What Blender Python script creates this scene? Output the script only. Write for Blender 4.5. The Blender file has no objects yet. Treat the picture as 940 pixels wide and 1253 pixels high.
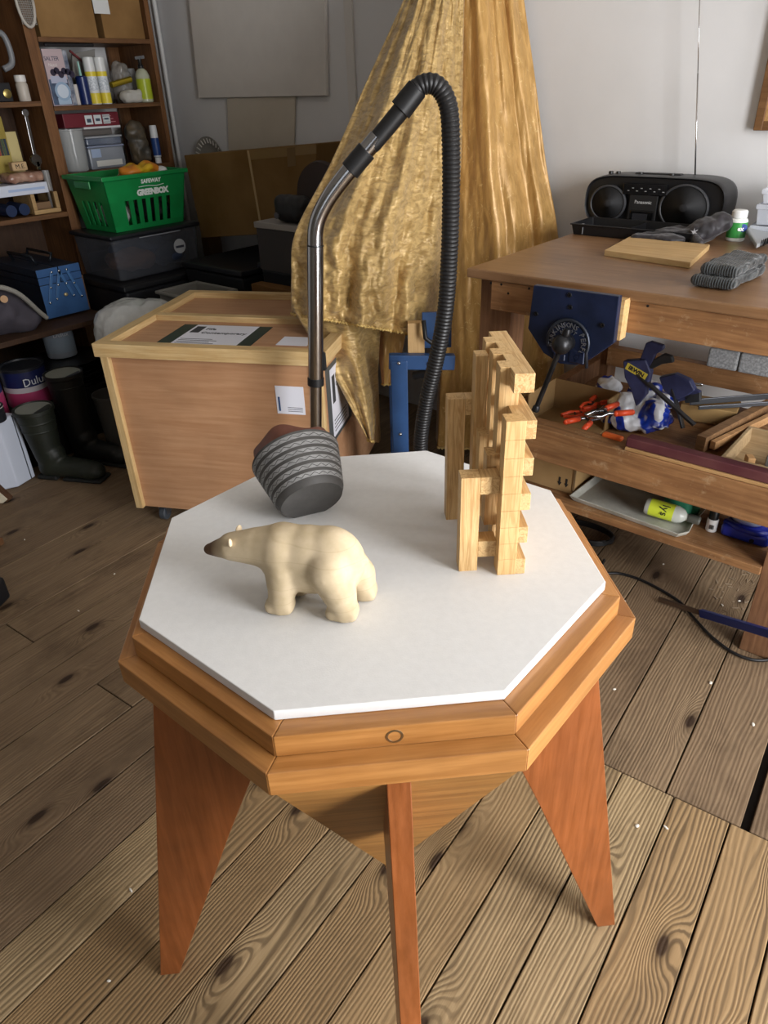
import bpy, bmesh, math, random
from mathutils import Vector as V, Matrix, noise, Euler
R = math.radians
random.seed(7)
scene = bpy.context.scene
col = scene.collection
# ---------------------------------------------------------------- camera
# solved from the octagonal board: focal 872.74 px in a 940 x 1253 frame; the
# room axes are X along the bench, Y towards the wall behind it, Z up (metres)
PW, PH, FP = 940.0, 1253.0, 872.74
CAM = V((0.4702, -0.5196, 1.3076))
def _axes():
    yaw, pitch, roll = 0.0709 - R(45), 0.5351, -0.0369
    cy, sy = math.cos(yaw), math.sin(yaw)
    f = V((sy * math.cos(pitch), cy * math.cos(pitch), -math.sin(pitch)))
    r = V((cy, -sy, 0)); u = r.cross(f)
    c, s = math.cos(roll), math.sin(roll)
    return c * r + s * u, -s * r + c * u, f
CR, CU, CF = _axes()
cd = bpy.data.cameras.new('camera'); cam = bpy.data.objects.new('camera', cd); col.objects.link(cam)
cd.sensor_fit = 'HORIZONTAL'; cd.sensor_width = 36.0; cd.lens = 36.0 * FP / PW; cd.clip_start = 0.02
m = Matrix((CR, CU, -CF)).transposed().to_4x4(); m.translation = CAM
cam.matrix_world = m
scene.camera = cam
# ---------------------------------------------------------------- light
scene.view_settings.view_transform = 'Standard'
scene.view_settings.look = 'None'
scene.view_settings.gamma = 1.0
scene.view_settings.use_curve_mapping = False
scene.view_settings.exposure = 0.10
world = bpy.data.worlds.new('world'); scene.world = world; world.use_nodes = True
world.node_tree.nodes['Background'].inputs[0].default_value = (0.75, 0.85, 1.0, 1)
world.node_tree.nodes['Background'].inputs[1].default_value = 1.0
def window_light(name, loc, rot, sx, sy, power, colr=(0.985, 0.985, 1.0)):
    l = bpy.data.lights.new(name, 'AREA'); l.shape = 'RECTANGLE'; l.size = sx; l.size_y = sy
    l.energy = power; l.color = colr
    o = bpy.data.objects.new(name, l); col.objects.link(o); o.location = loc; o.rotation_euler = rot
    return o
WALL_L, WALL_B, WALL_R, WALL_F, CEIL = -3.2, 2.02, 2.1, -2.3, 2.5
WIN = [(-0.26, 0.62, 0.12, 2.10), (1.0, 1.7, 1.05, 2.15)]      # windows in the right wall: y0, y1, z0, z1
WIN_FILL = (0.2, 1.3, 0.95, 2.15)                                    # unseen window added behind the camera as faint fill: x0, x1, z0, z1
for (y0, y1, z0, z1), pw in zip(WIN, (104, 26)):
    window_light('window_daylight', (WALL_R - 0.03, (y0 + y1) / 2, (z0 + z1) / 2), (0, R(90), 0), z1 - z0, y1 - y0, pw)
window_light('window_daylight', ((WIN_FILL[0] + WIN_FILL[1]) / 2, WALL_F + 0.03, (WIN_FILL[2] + WIN_FILL[3]) / 2), (R(90), 0, 0), WIN_FILL[1] - WIN_FILL[0], WIN_FILL[3] - WIN_FILL[2], 1.0)  # weak fill lamp at the added window
# ---------------------------------------------------------------- pixel helpers
def ray(x, y): return CF + CR * ((x - PW / 2) / FP) - CU * ((y - PH / 2) / FP)
def PX(x, y, X): d = ray(x, y); return CAM + d * ((X - CAM.x) / d.x)
def PY(x, y, Y): d = ray(x, y); return CAM + d * ((Y - CAM.y) / d.y)
def PZ(x, y, Z): d = ray(x, y); return CAM + d * ((Z - CAM.z) / d.z)
HF = V((CF.x, CF.y, 0)).normalized()
def PH_(x, y, h): d = ray(x, y); return CAM + d * (h / d.dot(HF))
C45 = math.sqrt(0.5)
def tab(x, y, z=0): return V((C45 * (x - y), C45 * (x + y), z))     # table frame -> room
# ---------------------------------------------------------------- materials
def lin(h):
    h = h.lstrip('#'); o = []
    for i in (0, 2, 4):
        c = int(h[i:i + 2], 16) / 255
        o.append(c / 12.92 if c <= 0.04045 else ((c + 0.055) / 1.055) ** 2.4)
    return (*o, 1)
MATS = {}
def nmat(name):
    m = bpy.data.materials.new(name); m.use_nodes = True
    nt = m.node_tree; b = nt.nodes['Principled BSDF']
    return m, nt, b
def N(nt, t, **k):
    n = nt.nodes.new(t)
    for a, v in k.items(): setattr(n, a, v)
    return n
def coords(nt, scale, rnd=5.0, loc=(0, 0, 0), rot=(0, 0, 0)):
    tc = N(nt, 'ShaderNodeTexCoord'); mp = N(nt, 'ShaderNodeMapping')
    mp.inputs['Scale'].default_value = scale; mp.inputs['Rotation'].default_value = rot
    if rnd:
        oi = N(nt, 'ShaderNodeObjectInfo'); vm = N(nt, 'ShaderNodeVectorMath', operation='SCALE')
        cx = N(nt, 'ShaderNodeCombineXYZ')
        for i, f in enumerate((1.0, 0.71, 0.37)):
            mm = N(nt, 'ShaderNodeMath', operation='MULTIPLY'); mm.inputs[1].default_value = rnd * f
            nt.links.new(oi.outputs['Random'], mm.inputs[0]); nt.links.new(mm.outputs[0], cx.inputs[i])
        ad = N(nt, 'ShaderNodeVectorMath', operation='ADD')
        nt.links.new(tc.outputs['Object'], ad.inputs[0]); nt.links.new(cx.outputs[0], ad.inputs[1])
        nt.links.new(ad.outputs[0], mp.inputs[0])
    else:
        nt.links.new(tc.outputs['Object'], mp.inputs[0])
    return mp.outputs[0]
def ramp(nt, fac, stops):
    r = N(nt, 'ShaderNodeValToRGB'); e = r.color_ramp.elements
    while len(e) > len(stops): e.remove(e[-1])
    while len(e) < len(stops): e.new(0.5)
    for i, (p, c) in enumerate(stops):
        e[i].position = p; e[i].color = lin(c) if isinstance(c, str) else c
    nt.links.new(fac, r.inputs[0]); return r.outputs[0]
def mixc(nt, fac, a, b, mode='MIX'):
    n = N(nt, 'ShaderNodeMix', data_type='RGBA', blend_type=mode)
    if isinstance(fac, (int, float)): n.inputs[0].default_value = fac
    else: nt.links.new(fac, n.inputs[0])
    for s, v in ((6, a), (7, b)):
        if isinstance(v, str): n.inputs[s].default_value = lin(v)
        elif isinstance(v, tuple): n.inputs[s].default_value = v
        else: nt.links.new(v, n.inputs[s])
    return n.outputs[2]
def noisef(nt, vec, scale, detail=3, rough=0.55, dist=0):
    n = N(nt, 'ShaderNodeTexNoise'); n.inputs['Scale'].default_value = scale
    n.inputs['Detail'].default_value = detail; n.inputs['Roughness'].default_value = rough
    n.inputs['Distortion'].default_value = dist
    nt.links.new(vec, n.inputs['Vector']); return n.outputs[0]
def bumpn(nt, b, h, strength=0.3, dist=0.002):
    n = N(nt, 'ShaderNodeBump'); n.inputs['Strength'].default_value = strength; n.inputs['Distance'].default_value = dist
    nt.links.new(h, n.inputs['Height']); nt.links.new(n.outputs[0], b.inputs['Normal'])
def plain(c, rough=0.5, metal=0.0, var=0.0, vs=12.0, c2=None, bump=0.0, bs=60.0, trans=0.0, alpha=1.0, coat=0.0, sheen=0.0, spec=0.5, ior=1.45):
    key = ('p', c, rough, metal, var, vs, c2, bump, bs, trans, alpha, coat, sheen, spec)
    if key in MATS: return MATS[key]
    m, nt, b = nmat('paint_' + c.strip('#'))
    b.inputs['Roughness'].default_value = rough; b.inputs['Metallic'].default_value = metal
    b.inputs['Transmission Weight'].default_value = trans; b.inputs['Alpha'].default_value = alpha
    b.inputs['Coat Weight'].default_value = coat; b.inputs['Sheen Weight'].default_value = sheen
    b.inputs['Specular IOR Level'].default_value = spec; b.inputs['IOR'].default_value = ior
    b.inputs['Base Color'].default_value = lin(c)
    if var or c2:
        vec = coords(nt, (1, 1, 1))
        f = noisef(nt, vec, vs, 4)
        if c2: out = ramp(nt, f, [(0.38, c), (0.66, c2)])
        else:
            l = lin(c); d = tuple(min(1, x * (1 - var)) for x in l[:3]) + (1,); h = tuple(min(1, x * (1 + var)) for x in l[:3]) + (1,)
            out = ramp(nt, f, [(0.3, d), (0.7, h)])
        nt.links.new(out, b.inputs['Base Color'])
    if bump:
        vec = coords(nt, (1, 1, 1)); bumpn(nt, b, noisef(nt, vec, bs, 4), bump, 0.003)
    MATS[key] = m; return m
def wood(c1, c2, axis='X', sc=1.0, rough=0.5, dark=None, line=0.35, bump=0.15, rnd=5.0, blotch=0.25, spec=0.4, coat=0.0, knots=None, dust=None, al=0.55):
    """timber: long streaks and fine pores along one object axis"""
    key = ('w', c1, c2, axis, sc, rough, dark, line, bump, rnd, blotch, spec, coat, knots, dust, al)
    if key in MATS: return MATS[key]
    m, nt, b = nmat('wood_' + c1.strip('#') + axis)
    st = [9.0, 9.0, 9.0]; st['XYZ'.index(axis)] = al
    st = [s * sc for s in st]
    vec = coords(nt, tuple(st), rnd)
    big = noisef(nt, vec, 1.6, 3, 0.5, 0.6)
    mul = N(nt, 'ShaderNodeMath', operation='MULTIPLY'); mul.inputs[1].default_value = 26.0
    nt.links.new(big, mul.inputs[0])
    sn = N(nt, 'ShaderNodeMath', operation='SINE'); nt.links.new(mul.outputs[0], sn.inputs[0])
    mr = N(nt, 'ShaderNodeMapRange'); mr.inputs[1].default_value = -1; mr.inputs[2].default_value = 1
    nt.links.new(sn.outputs[0], mr.inputs[0])
    fine = noisef(nt, vec, 9.0, 4, 0.65)
    base = ramp(nt, fine, [(0.3, c1), (0.7, c2)])
    gl = ramp(nt, mr.outputs[0], [(0.0, (line, line, line, 1)), (0.55, (0, 0, 0, 1))])
    out = mixc(nt, gl, base, dark or c1)
    v2 = coords(nt, (1, 1, 1), rnd)
    if blotch:
        bl = ramp(nt, noisef(nt, v2, 6.0 * sc, 3), [(0.3, (1 - blotch,) * 3 + (1,)), (0.7, (1, 1, 1, 1))])
        out = mixc(nt, 1.0, out, bl, 'MULTIPLY')
    if knots:
        kv = [4.0, 4.0, 4.0]; kv['XYZ'.index(axis)] = 1.9
        vo = N(nt, 'ShaderNodeTexVoronoi'); vo.inputs['Scale'].default_value = 1.0; vo.voronoi_dimensions = '2D'
        nt.links.new(coords(nt, tuple(kv), rnd), vo.inputs['Vector'])
        kf = ramp(nt, vo.outputs['Distance'], [(0.03, (0.95,) * 3 + (1,)), (0.06, (0.55,) * 3 + (1,)), (0.11, (0, 0, 0, 1))])
        out = mixc(nt, kf, out, knots)
    if dust:
        df = ramp(nt, noisef(nt, v2, 22.0, 6, 0.75), [(0.56, (0, 0, 0, 1)), (0.75, (0.75,) * 3 + (1,))])
        out = mixc(nt, df, out, dust)
    nt.links.new(out, b.inputs['Base Color'])
    b.inputs['Roughness'].default_value = rough; b.inputs['Specular IOR Level'].default_value = spec
    b.inputs['Coat Weight'].default_value = coat; b.inputs['Coat Roughness'].default_value = 0.25
    if bump: bumpn(nt, b, mr.outputs[0], bump, 0.0015)
    MATS[key] = m; return m
def card(c='#9a7a50', c2='#86683f'): return plain(c, 0.85, c2=c2, vs=5, bump=0.1, bs=180, spec=0.2)
def glassy(c='#e6eaee', alpha=0.35, rough=0.12): return plain(c, rough, alpha=alpha, spec=0.6)
# ---------------------------------------------------------------- objects
def thing(name, label, cat, loc=(0, 0, 0), rz=0.0, group=None):
    o = bpy.data.objects.new(name, None); col.objects.link(o); o.empty_display_size = 0.05
    o.location = loc; o.rotation_euler = (0, 0, rz)
    o['label'] = label; o['category'] = cat
    if group: o['group'] = group
    return o
def tag(o, label, cat, group=None):
    o['label'] = label; o['category'] = cat
    if group: o['group'] = group
    return o
def mw(o):
    m = Matrix.LocRotScale(o.location, o.rotation_euler, o.scale)
    return mw(o.parent) @ m if o.parent else m
class G:
    """collects shapes into one mesh; build() links it as ONE object"""
    def __init__(s): s.bm = bmesh.new()
    def _x(s, verts, mat):
        if mat is not None: bmesh.ops.transform(s.bm, matrix=mat, verts=verts)
    def box(s, c, d, rot=None, rz=0.0, bev=0.0, seg=1):
        r = bmesh.ops.create_cube(s.bm, size=1.0); vs = r['verts']
        bmesh.ops.scale(s.bm, vec=d, verts=vs)
        if bev:
            es = list({e for v in vs for e in v.link_edges})
            r = bmesh.ops.bevel(s.bm, geom=es, offset=bev, segments=seg, affect='EDGES', profile=0.5)
            vs = list({v for f in r['faces'] for v in f.verts} | {v for v in vs if v.is_valid})
        m = Matrix.Translation(V(c)) @ (rot.to_4x4() if rot else Matrix.Rotation(rz, 4, 'Z'))
        s._x(vs, m); return s
    def bar(s, a, b, w, h, up=V((0, 0, 1)), bev=0.0):
        a, b = V(a), V(b); x = (b - a).normalized(); y = up.cross(x).normalized(); z = x.cross(y)
        return s.box((a + b) / 2, ((b - a).length, w, h), rot=Matrix((x, y, z)).transposed(), bev=bev)
    def cyl(s, a, b, r0, r1=None, n=20, caps=True):
        a, b = V(a), V(b); r1 = r0 if r1 is None else r1
        d = b - a; q = V((0, 0, 1)).rotation_difference(d.normalized()) if d.length > 0 else None
        r = bmesh.ops.create_cone(s.bm, cap_ends=caps, segments=n, radius1=r0, radius2=r1, depth=d.length)
        s._x(r['verts'], Matrix.Translation((a + b) / 2) @ q.to_matrix().to_4x4()); return s
    def ell(s, c, rad, rot=None, u=20, v=12):
        r = bmesh.ops.create_uvsphere(s.bm, u_segments=u, v_segments=v, radius=1.0)
        bmesh.ops.scale(s.bm, vec=rad, verts=r['verts'])
        s._x(r['verts'], Matrix.Translation(V(c)) @ (rot.to_4x4() if rot else Matrix.Identity(4))); return s
    def caps(s, a, b, r0, r1=None, n=16):
        r1 = r0 if r1 is None else r1
        s.cyl(a, b, r0, r1, n); s.ell(a, (r0,) * 3, u=n, v=8); s.ell(b, (r1,) * 3, u=n, v=8); return s
    def loft(s, rings, closed=True, caps=True):
        vs = [[s.bm.verts.new(p) for p in ring] for ring in rings]; n = len(rings[0])
        for a, b in zip(vs, vs[1:]):
            for i in range(n if closed else n - 1):
                j = (i + 1) % n; s.bm.faces.new((a[i], a[j], b[j], b[i]))
        if caps and closed:
            s.bm.faces.new(list(reversed(vs[0]))); s.bm.faces.new(vs[-1])
        return s
    def tube(s, pts, rad, n=10, caps=True):
        pts = [V(p) for p in pts]; rings = []
        t0 = (pts[1] - pts[0]).normalized(); ref = t0.orthogonal().normalized()
        for i, p in enumerate(pts):
            t = (pts[min(i + 1, len(pts) - 1)] - pts[max(i - 1, 0)]).normalized()
            ref = (ref - t * ref.dot(t)).normalized(); bi = t.cross(ref)
            r = rad[i] if isinstance(rad, (list, tuple)) else rad
            rings.append([p + (ref * math.cos(2 * math.pi * k / n) + bi * math.sin(2 * math.pi * k / n)) * r for k in range(n)])
        return s.loft(rings, True, caps)
    def lathe(s, prof, c=(0, 0, 0), n=24, rot=None, sx=1.0, sy=1.0):
        m = Matrix.Translation(V(c)) @ (rot.to_4x4() if rot else Matrix.Identity(4))
        rings = [[m @ V((r * sx * math.cos(2 * math.pi * k / n), r * sy * math.sin(2 * math.pi * k / n), z)) for k in range(n)] for r, z in prof]
        return s.loft(rings)
    def prism(s, poly, ext):
        """poly: 3-D outline; ext: extrusion vector"""
        ext = V(ext); a = [V(p) for p in poly]
        return s.loft([a, [p + ext for p in a]])
    def slab(s, p0, p1, p2, p3, t):
        """a quad p0..p3 given thickness t along its normal (backwards)"""
        n = (V(p1) - V(p0)).cross(V(p3) - V(p0)).normalized()
        return s.prism([p0, p1, p2, p3], -n * t)
    def build(s, name, mat, parent=None, smooth=False, world=False, bev=0.0, seg=2, ang=35, recalc=True):
        if recalc: bmesh.ops.recalc_face_normals(s.bm, faces=s.bm.faces)
        if world and parent: bmesh.ops.transform(s.bm, matrix=mw(parent).inverted(), verts=s.bm.verts)
        me = bpy.data.meshes.new(name); s.bm.to_mesh(me); s.bm.free()
        return link(name, me, mat, parent, smooth, bev, seg, ang)
def link(name, me, mat, parent=None, smooth=False, bev=0.0, seg=2, ang=35):
    me.materials.clear(); me.materials.append(mat)
    if smooth:
        me.shade_smooth()
        if smooth == 'auto': me.set_sharp_from_angle(angle=R(ang))
    o = bpy.data.objects.new(name, me); col.objects.link(o)
    if parent: o.parent = parent
    if bev:
        md = o.modifiers.new('bevel', 'BEVEL'); md.width = bev; md.segments = seg; md.limit_method = 'ANGLE'; md.angle_limit = R(40)
    return o
def blob(g, voxel, it=8, fac=0.5, disp=None):
    """overlapping shapes fused into one smooth skin"""
    bmesh.ops.recalc_face_normals(g.bm, faces=g.bm.faces)
    me = bpy.data.meshes.new('tmp'); g.bm.to_mesh(me); g.bm.free()
    o = bpy.data.objects.new('tmp', me); col.objects.link(o)
    md = o.modifiers.new('r', 'REMESH'); md.mode = 'VOXEL'; md.voxel_size = voxel
    if it:
        sm = o.modifiers.new('s', 'SMOOTH'); sm.iterations = it; sm.factor = fac
    dg = bpy.context.evaluated_depsgraph_get(); dg.update()
    out = bpy.data.meshes.new_from_object(o.evaluated_get(dg))
    bpy.data.objects.remove(o); bpy.data.meshes.remove(me)
    if disp:
        nn = [v.normal.copy() for v in out.vertices]
        for v, n_ in zip(out.vertices, nn): v.co += n_ * disp(v.co)
    return out
def tolocal(me, parent):
    me.transform(mw(parent).inverted()); return me
def text(s, size, o, right, up, mat, parent, name='lettering', depth=0.0006, align='CENTER', bold=0.0, spacing=1.0):
    """raised or printed lettering lying on the plane (right, up) at o (world)"""
    cu = bpy.data.curves.new('t', 'FONT'); cu.body = s; cu.size = size; cu.align_x = align; cu.align_y = 'CENTER'
    cu.extrude = depth / 2; cu.offset = bold; cu.space_character = spacing; cu.resolution_u = 2
    t = bpy.data.objects.new('t', cu); col.objects.link(t)
    dg = bpy.context.evaluated_depsgraph_get(); dg.update()
    me = bpy.data.meshes.new_from_object(t.evaluated_get(dg)); bpy.data.objects.remove(t); bpy.data.curves.remove(cu)
    right = V(right).normalized(); up = V(up); up = (up - right * up.dot(right)).normalized(); n = right.cross(up)
    m = Matrix((right, up, n)).transposed().to_4x4(); m.translation = V(o) + n * depth / 2
    me.transform(m)
    if parent: tolocal(me, parent)
    return link(name, me, mat, parent)
def struct(o): o['kind'] = 'structure'; return o
def smoothpath(pts, k=6):
    """Catmull-Rom through the points"""
    P = [V(p) for p in pts]; out = []
    for i in range(len(P) - 1):
        a, b, c, d = P[max(i - 1, 0)], P[i], P[i + 1], P[min(i + 2, len(P) - 1)]
        for j in range(k):
            t = j / k
            out.append(0.5 * ((2 * b) + (c - a) * t + (2 * a - 5 * b + 4 * c - d) * t * t + (3 * b - a - 3 * c + d) * t ** 3))
    out.append(P[-1]); return out
# ================================================================ the room
WHITEWALL = plain('#dadada', 0.85, var=0.04, vs=3, bump=0.06, bs=40, spec=0.2)
LOWBOUNCEWALL = plain('#6a655d', 0.9, c2='#7d776d', vs=4, bump=.2, bs=20, spec=.2)  # right and front walls are unseen; tone darkened to cut bounced light
def wall_with_holes(name, axis, at, a0, a1, holes, t):
    """a wall slab with rectangular window openings; axis 'x': plane x = at"""
    g = G(); zs = sorted({-0.07, CEIL} | {h[2] for h in holes} | {h[3] for h in holes}); ys = sorted({a0, a1} | {h[0] for h in holes} | {h[1] for h in holes})
    for i in range(len(ys) - 1):
        for j in range(len(zs) - 1):
            y, z = (ys[i] + ys[i + 1]) / 2, (zs[j] + zs[j + 1]) / 2
            if any(h[0] < y < h[1] and h[2] < z < h[3] for h in holes): continue
            d = (t, ys[i + 1] - ys[i], zs[j + 1] - zs[j]) if axis == 'x' else (ys[i + 1] - ys[i], abs(t), zs[j + 1] - zs[j])
            c = (at + t / 2, y, z) if axis == 'x' else (y, at + t / 2, z)
            if axis == 'x': d = (abs(t), d[1], d[2])
            g.box(c, d)
    bmesh.ops.remove_doubles(g.bm, verts=g.bm.verts, dist=1e-5)
    return struct(g.build(name, LOWBOUNCEWALL))
struct(G().box(((WALL_L + WALL_R) / 2, WALL_B + 0.05, CEIL / 2 - .035), (WALL_R - WALL_L + 0.2, 0.1, CEIL + .07)).build('wall_back', WHITEWALL))
struct(G().box((WALL_L - 0.05, (WALL_B + WALL_F) / 2, CEIL / 2 - .035), (0.1, WALL_B - WALL_F, CEIL + .07)).build('wall_left', WHITEWALL))
wall_with_holes('wall_right', 'x', WALL_R, WALL_F, WALL_B, WIN, 0.1)
wall_with_holes('wall_front', 'y', WALL_F, WALL_L - 0.1, WALL_R + 0.1, [WIN_FILL], -0.1)
struct(G().box(((WALL_L + WALL_R) / 2, (WALL_B + WALL_F) / 2, CEIL + 0.05), (WALL_R - WALL_L + 0.2, WALL_B - WALL_F + 0.2, 0.1)).build('ceiling', plain('#c2bdb5', 0.9, var=0.06)))
FRAME_W = plain('#e8e6e0', 0.4)
PANE = plain('#dfe8ee', 0.05, alpha=0.15)
for k, (a0, a1, z0, z1, ax) in enumerate([(*w, 'x') for w in WIN] + [(*WIN_FILL, 'y')]):
    def pt(a, z, d=0.05): return (WALL_R + d, a, z) if ax == 'x' else (a, WALL_F - d, z)
    g = G(); am, zm = (a0 + a1) / 2, (z0 + z1) / 2
    for a in (a0 + 0.025, a1 - 0.025, am):
        g.box(pt(a, zm), (0.05, 0.05, z1 - z0))
    for z in (z0 + 0.025, z1 - 0.025, zm):
        g.box(pt(am, z), (0.04, a1 - a0 - 0.002, 0.05) if ax == 'x' else (a1 - a0 - 0.002, 0.04, 0.05))
    w = struct(g.build('window_%d' % (k + 1), FRAME_W))
    G().box(pt(am, zm, 0.07), (0.004, a1 - a0 - .01, z1 - z0 - .01) if ax == 'x' else (a1 - a0 - .01, 0.004, z1 - z0 - .01)).build('pane', PANE, w)
# ---- floor of worn boards: every board is a piece of its own
TH = math.atan(0.075); FA = V((math.cos(TH), math.sin(TH))); FT = V((-math.sin(TH), math.cos(TH)))
def clip(poly, x0, x1, y0, y1):
    for ax, lim, sg in ((0, x0, 1), (0, x1, -1), (1, y0, 1), (1, y1, -1)):
        out = []
        for i, p in enumerate(poly):
            q = poly[(i + 1) % len(poly)]; dp, dq = sg * (p[ax] - lim), sg * (q[ax] - lim)
            if dp >= 0: out.append(p)
            if dp * dq < 0: out.append(p + (q - p) * (dp / (dp - dq)))
        poly = out
        if not poly: return []
    return poly
floor = struct(G().box(((WALL_L + WALL_R) / 2, (WALL_B + WALL_F) / 2, -0.045), (WALL_R - WALL_L, WALL_B - WALL_F, 0.04)).build('floor', plain('#1a1512', 0.9)))
def floorwood(name, c1, c2, tint, dark, knot, freq, strength, stain):
    """softwood board: growth lines along Y that bend around knots"""
    m, nt, b = nmat(name); L = nt.links
    def math_(op, a_, b_=None, c_=None):
        n = N(nt, 'ShaderNodeMath', operation=op)
        for k, x in enumerate((a_, b_, c_)):
            if x is None: continue
            if isinstance(x, (int, float)): n.inputs[k].default_value = x
            else: L.new(x, n.inputs[k])
        return n.outputs[0]
    v = coords(nt, (1, 1, 1), 9.0); sp = N(nt, 'ShaderNodeSeparateXYZ'); L.new(v, sp.inputs[0])
    low = noisef(nt, coords(nt, (7, 1.0, 1), 9.0), 1.0, 2, .5, .3); mid = noisef(nt, coords(nt, (30, 5, 1), 9.0), 1.0, 3, .6)
    vo = N(nt, 'ShaderNodeTexVoronoi'); vo.voronoi_dimensions = '2D'; vo.inputs['Scale'].default_value = 1.0; L.new(coords(nt, (4.2, 1.7, 1), 9.0), vo.inputs['Vector'])
    d = vo.outputs['Distance']
    kk = N(nt, 'ShaderNodeMapRange', interpolation_type='SMOOTHERSTEP'); kk.inputs[1].default_value = 0.0; kk.inputs[2].default_value = .22; kk.inputs[3].default_value = 1.0; kk.inputs[4].default_value = 0.0; L.new(d, kk.inputs[0])
    fld = math_('MULTIPLY', sp.outputs[0], freq); fld = math_('ADD', fld, math_('MULTIPLY', low, 12.0)); fld = math_('ADD', fld, math_('MULTIPLY', mid, 1.2)); fld = math_('ADD', fld, math_('MULTIPLY', kk.outputs[0], 5.0))
    sn = math_('SINE', math_('MULTIPLY', fld, 6.2832)); s01 = math_('MULTIPLY_ADD', sn, .5, .5)
    fine = noisef(nt, coords(nt, (160, 5, 1), 9.0), 1.0, 3, .6)
    oi = N(nt, 'ShaderNodeObjectInfo')
    base = ramp(nt, fine, [(0.3, c1), (0.72, c2)]); tf = ramp(nt, oi.outputs['Random'], [(0.25, (0, 0, 0, 1)), (0.9, (.75,) * 3 + (1,))]); base = mixc(nt, tf, base, tint)
    amt = ramp(nt, noisef(nt, coords(nt, (9, 2.2, 1), 9.0), 1.0, 2), [(0.32, (strength * .25,) * 3 + (1,)), (0.62, (strength,) * 3 + (1,))])
    ln = ramp(nt, s01, [(0.10, (1, 1, 1, 1)), (0.55, (0, 0, 0, 1))]); base = mixc(nt, math_('MULTIPLY', ln, amt), base, dark)
    st = ramp(nt, noisef(nt, coords(nt, (5, 3, 1), 9.0), 1.6, 5, .65), [(0.50, (0, 0, 0, 1)), (0.72, (stain,) * 3 + (1,))]); base = mixc(nt, st, base, dark)
    core = ramp(nt, d, [(0.030, (1, 1, 1, 1)), (0.045, (.45,) * 3 + (1,)), (0.085, (0, 0, 0, 1))]); base = mixc(nt, core, base, knot)
    L.new(base, b.inputs['Base Color']); b.inputs['Roughness'].default_value = .72; b.inputs['Specular IOR Level'].default_value = .22
    bumpn(nt, b, s01, .35, .0015); return m
OLDB = floorwood('old_floor_board', '#6e5b46', '#8e785d', '#75604a', '#47382a', '#33251a', 130.0, .40, .6)
NEWB = floorwood('newer_floor_board', '#8a7556', '#a9926f', '#8d704c', '#4d3d2b', '#38281a', 120.0, .75, .42)
def plank(s0, s1, t0, t1, mat, sink=0.0):
    g_ = 0.0016
    pts = [FA * (s0 + g_) + FT * t0, FA * (s1 - g_) + FT * t0, FA * (s1 - g_) + FT * t1, FA * (s0 + g_) + FT * t1]
    pts = clip(pts, WALL_L + .001, WALL_R - .001, WALL_F + .001, WALL_B - .001)
    if len(pts) < 3: return
    c = sum((p for p in pts), V((0, 0))) / len(pts)
    top = random.uniform(-0.0016, 0.0) - sink
    ro = Matrix.Rotation(-TH, 2)
    lp = [ro @ (p - c) for p in pts]
    g = G(); g.prism([V((p.x, p.y, -0.0245)) for p in lp], (0, 0, 0.0245 + top))
    o = g.build('plank', mat, floor, bev=0.0014, seg=1); o.location = (c.x, c.y, 0); o.rotation_euler = (0, 0, TH)
TJ = 0.588
for k in range(0, 20):           # the old wide boards towards the shelves
    s1 = -0.572 - 0.1465 * k
    for t0, t1 in ((-4, -1.3 + 0.7 * (k % 3)), (-1.297 + 0.7 * (k % 3), 4)): plank(s1 - 0.1465, s1, t0, t1, OLDB)
plank(-0.572, -0.451, TJ + 0.0015, 4, OLDB)
for k in range(-6, 14):          # old wide boards running under the bench
    s0 = 0.452 + 0.1505 * k; plank(s0 + (0.014 if k == 0 else 0), s0 + 0.1505, TJ + 0.0015, 4, OLDB)
for k in range(0, 27):           # narrow newer boards under the table
    s0 = -0.572 + 0.1115 * k; plank(s0, s0 + 0.1115, -4, TJ - 0.0015, NEWB)
for i in range(16):      # crumbs of plaster and shavings on the boards
    px_, py_ = [(96, 747), (375, 0), (140, 702), (160, 1089), (752, 843), (922, 886), (815, 1012), (905, 735), (870, 835), (30, 660), (133, 1200), (812, 690), (765, 735), (690, 1010), (780, 1010), (884, 740)][i]
    if py_ < 600: continue
    p = PZ(px_, py_, 0.002)
    g = G(); g.ell((0, 0, 0), (random.uniform(.003, .007), random.uniform(.002, .004), .0018), u=7, v=4)
    o = g.build('plaster_crumb', plain('#d8d2c6', 0.9)); o.location = (p.x, p.y, 0.0012); o.rotation_euler = (0, 0, i)
    tag(o, 'pale plaster crumb lying on the floor boards', 'crumb', 'plaster crumbs on the floor boards')
# ================================================================ octagonal table
BT = 0.8395; T0, T1, T2 = 0.0117, 0.0249, 0.0284
ZU = BT - T0; ZL = ZU - T1; ZB = ZL - T2; RU, RL = 0.2815, 0.3008
def octo(r, z, ox=0, oy=0): return [V((ox + r * math.cos(R(-112.5 + 45 * i)), oy + r * math.sin(R(-112.5 + 45 * i)), z)) for i in range(8)]
CHERRY = wood('#9c6731', '#bb844a', 'X', 1.6, 0.36, '#814f22', 0.30, 0.05, 3.0, 0.22, 0.5, 0.25)
CHERRYR = wood('#86491f', '#a05d32', 'Z', 1.5, 0.36, '#6f3a18', 0.30, 0.04, 3.0, 0.25, 0.5, 0.25)
VENEER = wood('#93642f', '#ad7d42', 'X', 1.6, 0.45, '#6f4920', 0.40, 0.05, 3.0, 0.2, 0.4)
table = thing('octagonal_table', 'orange-brown wooden octagonal table on four splayed plate legs carrying a white board', 'table', (0, 0, 0), R(45))
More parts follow.
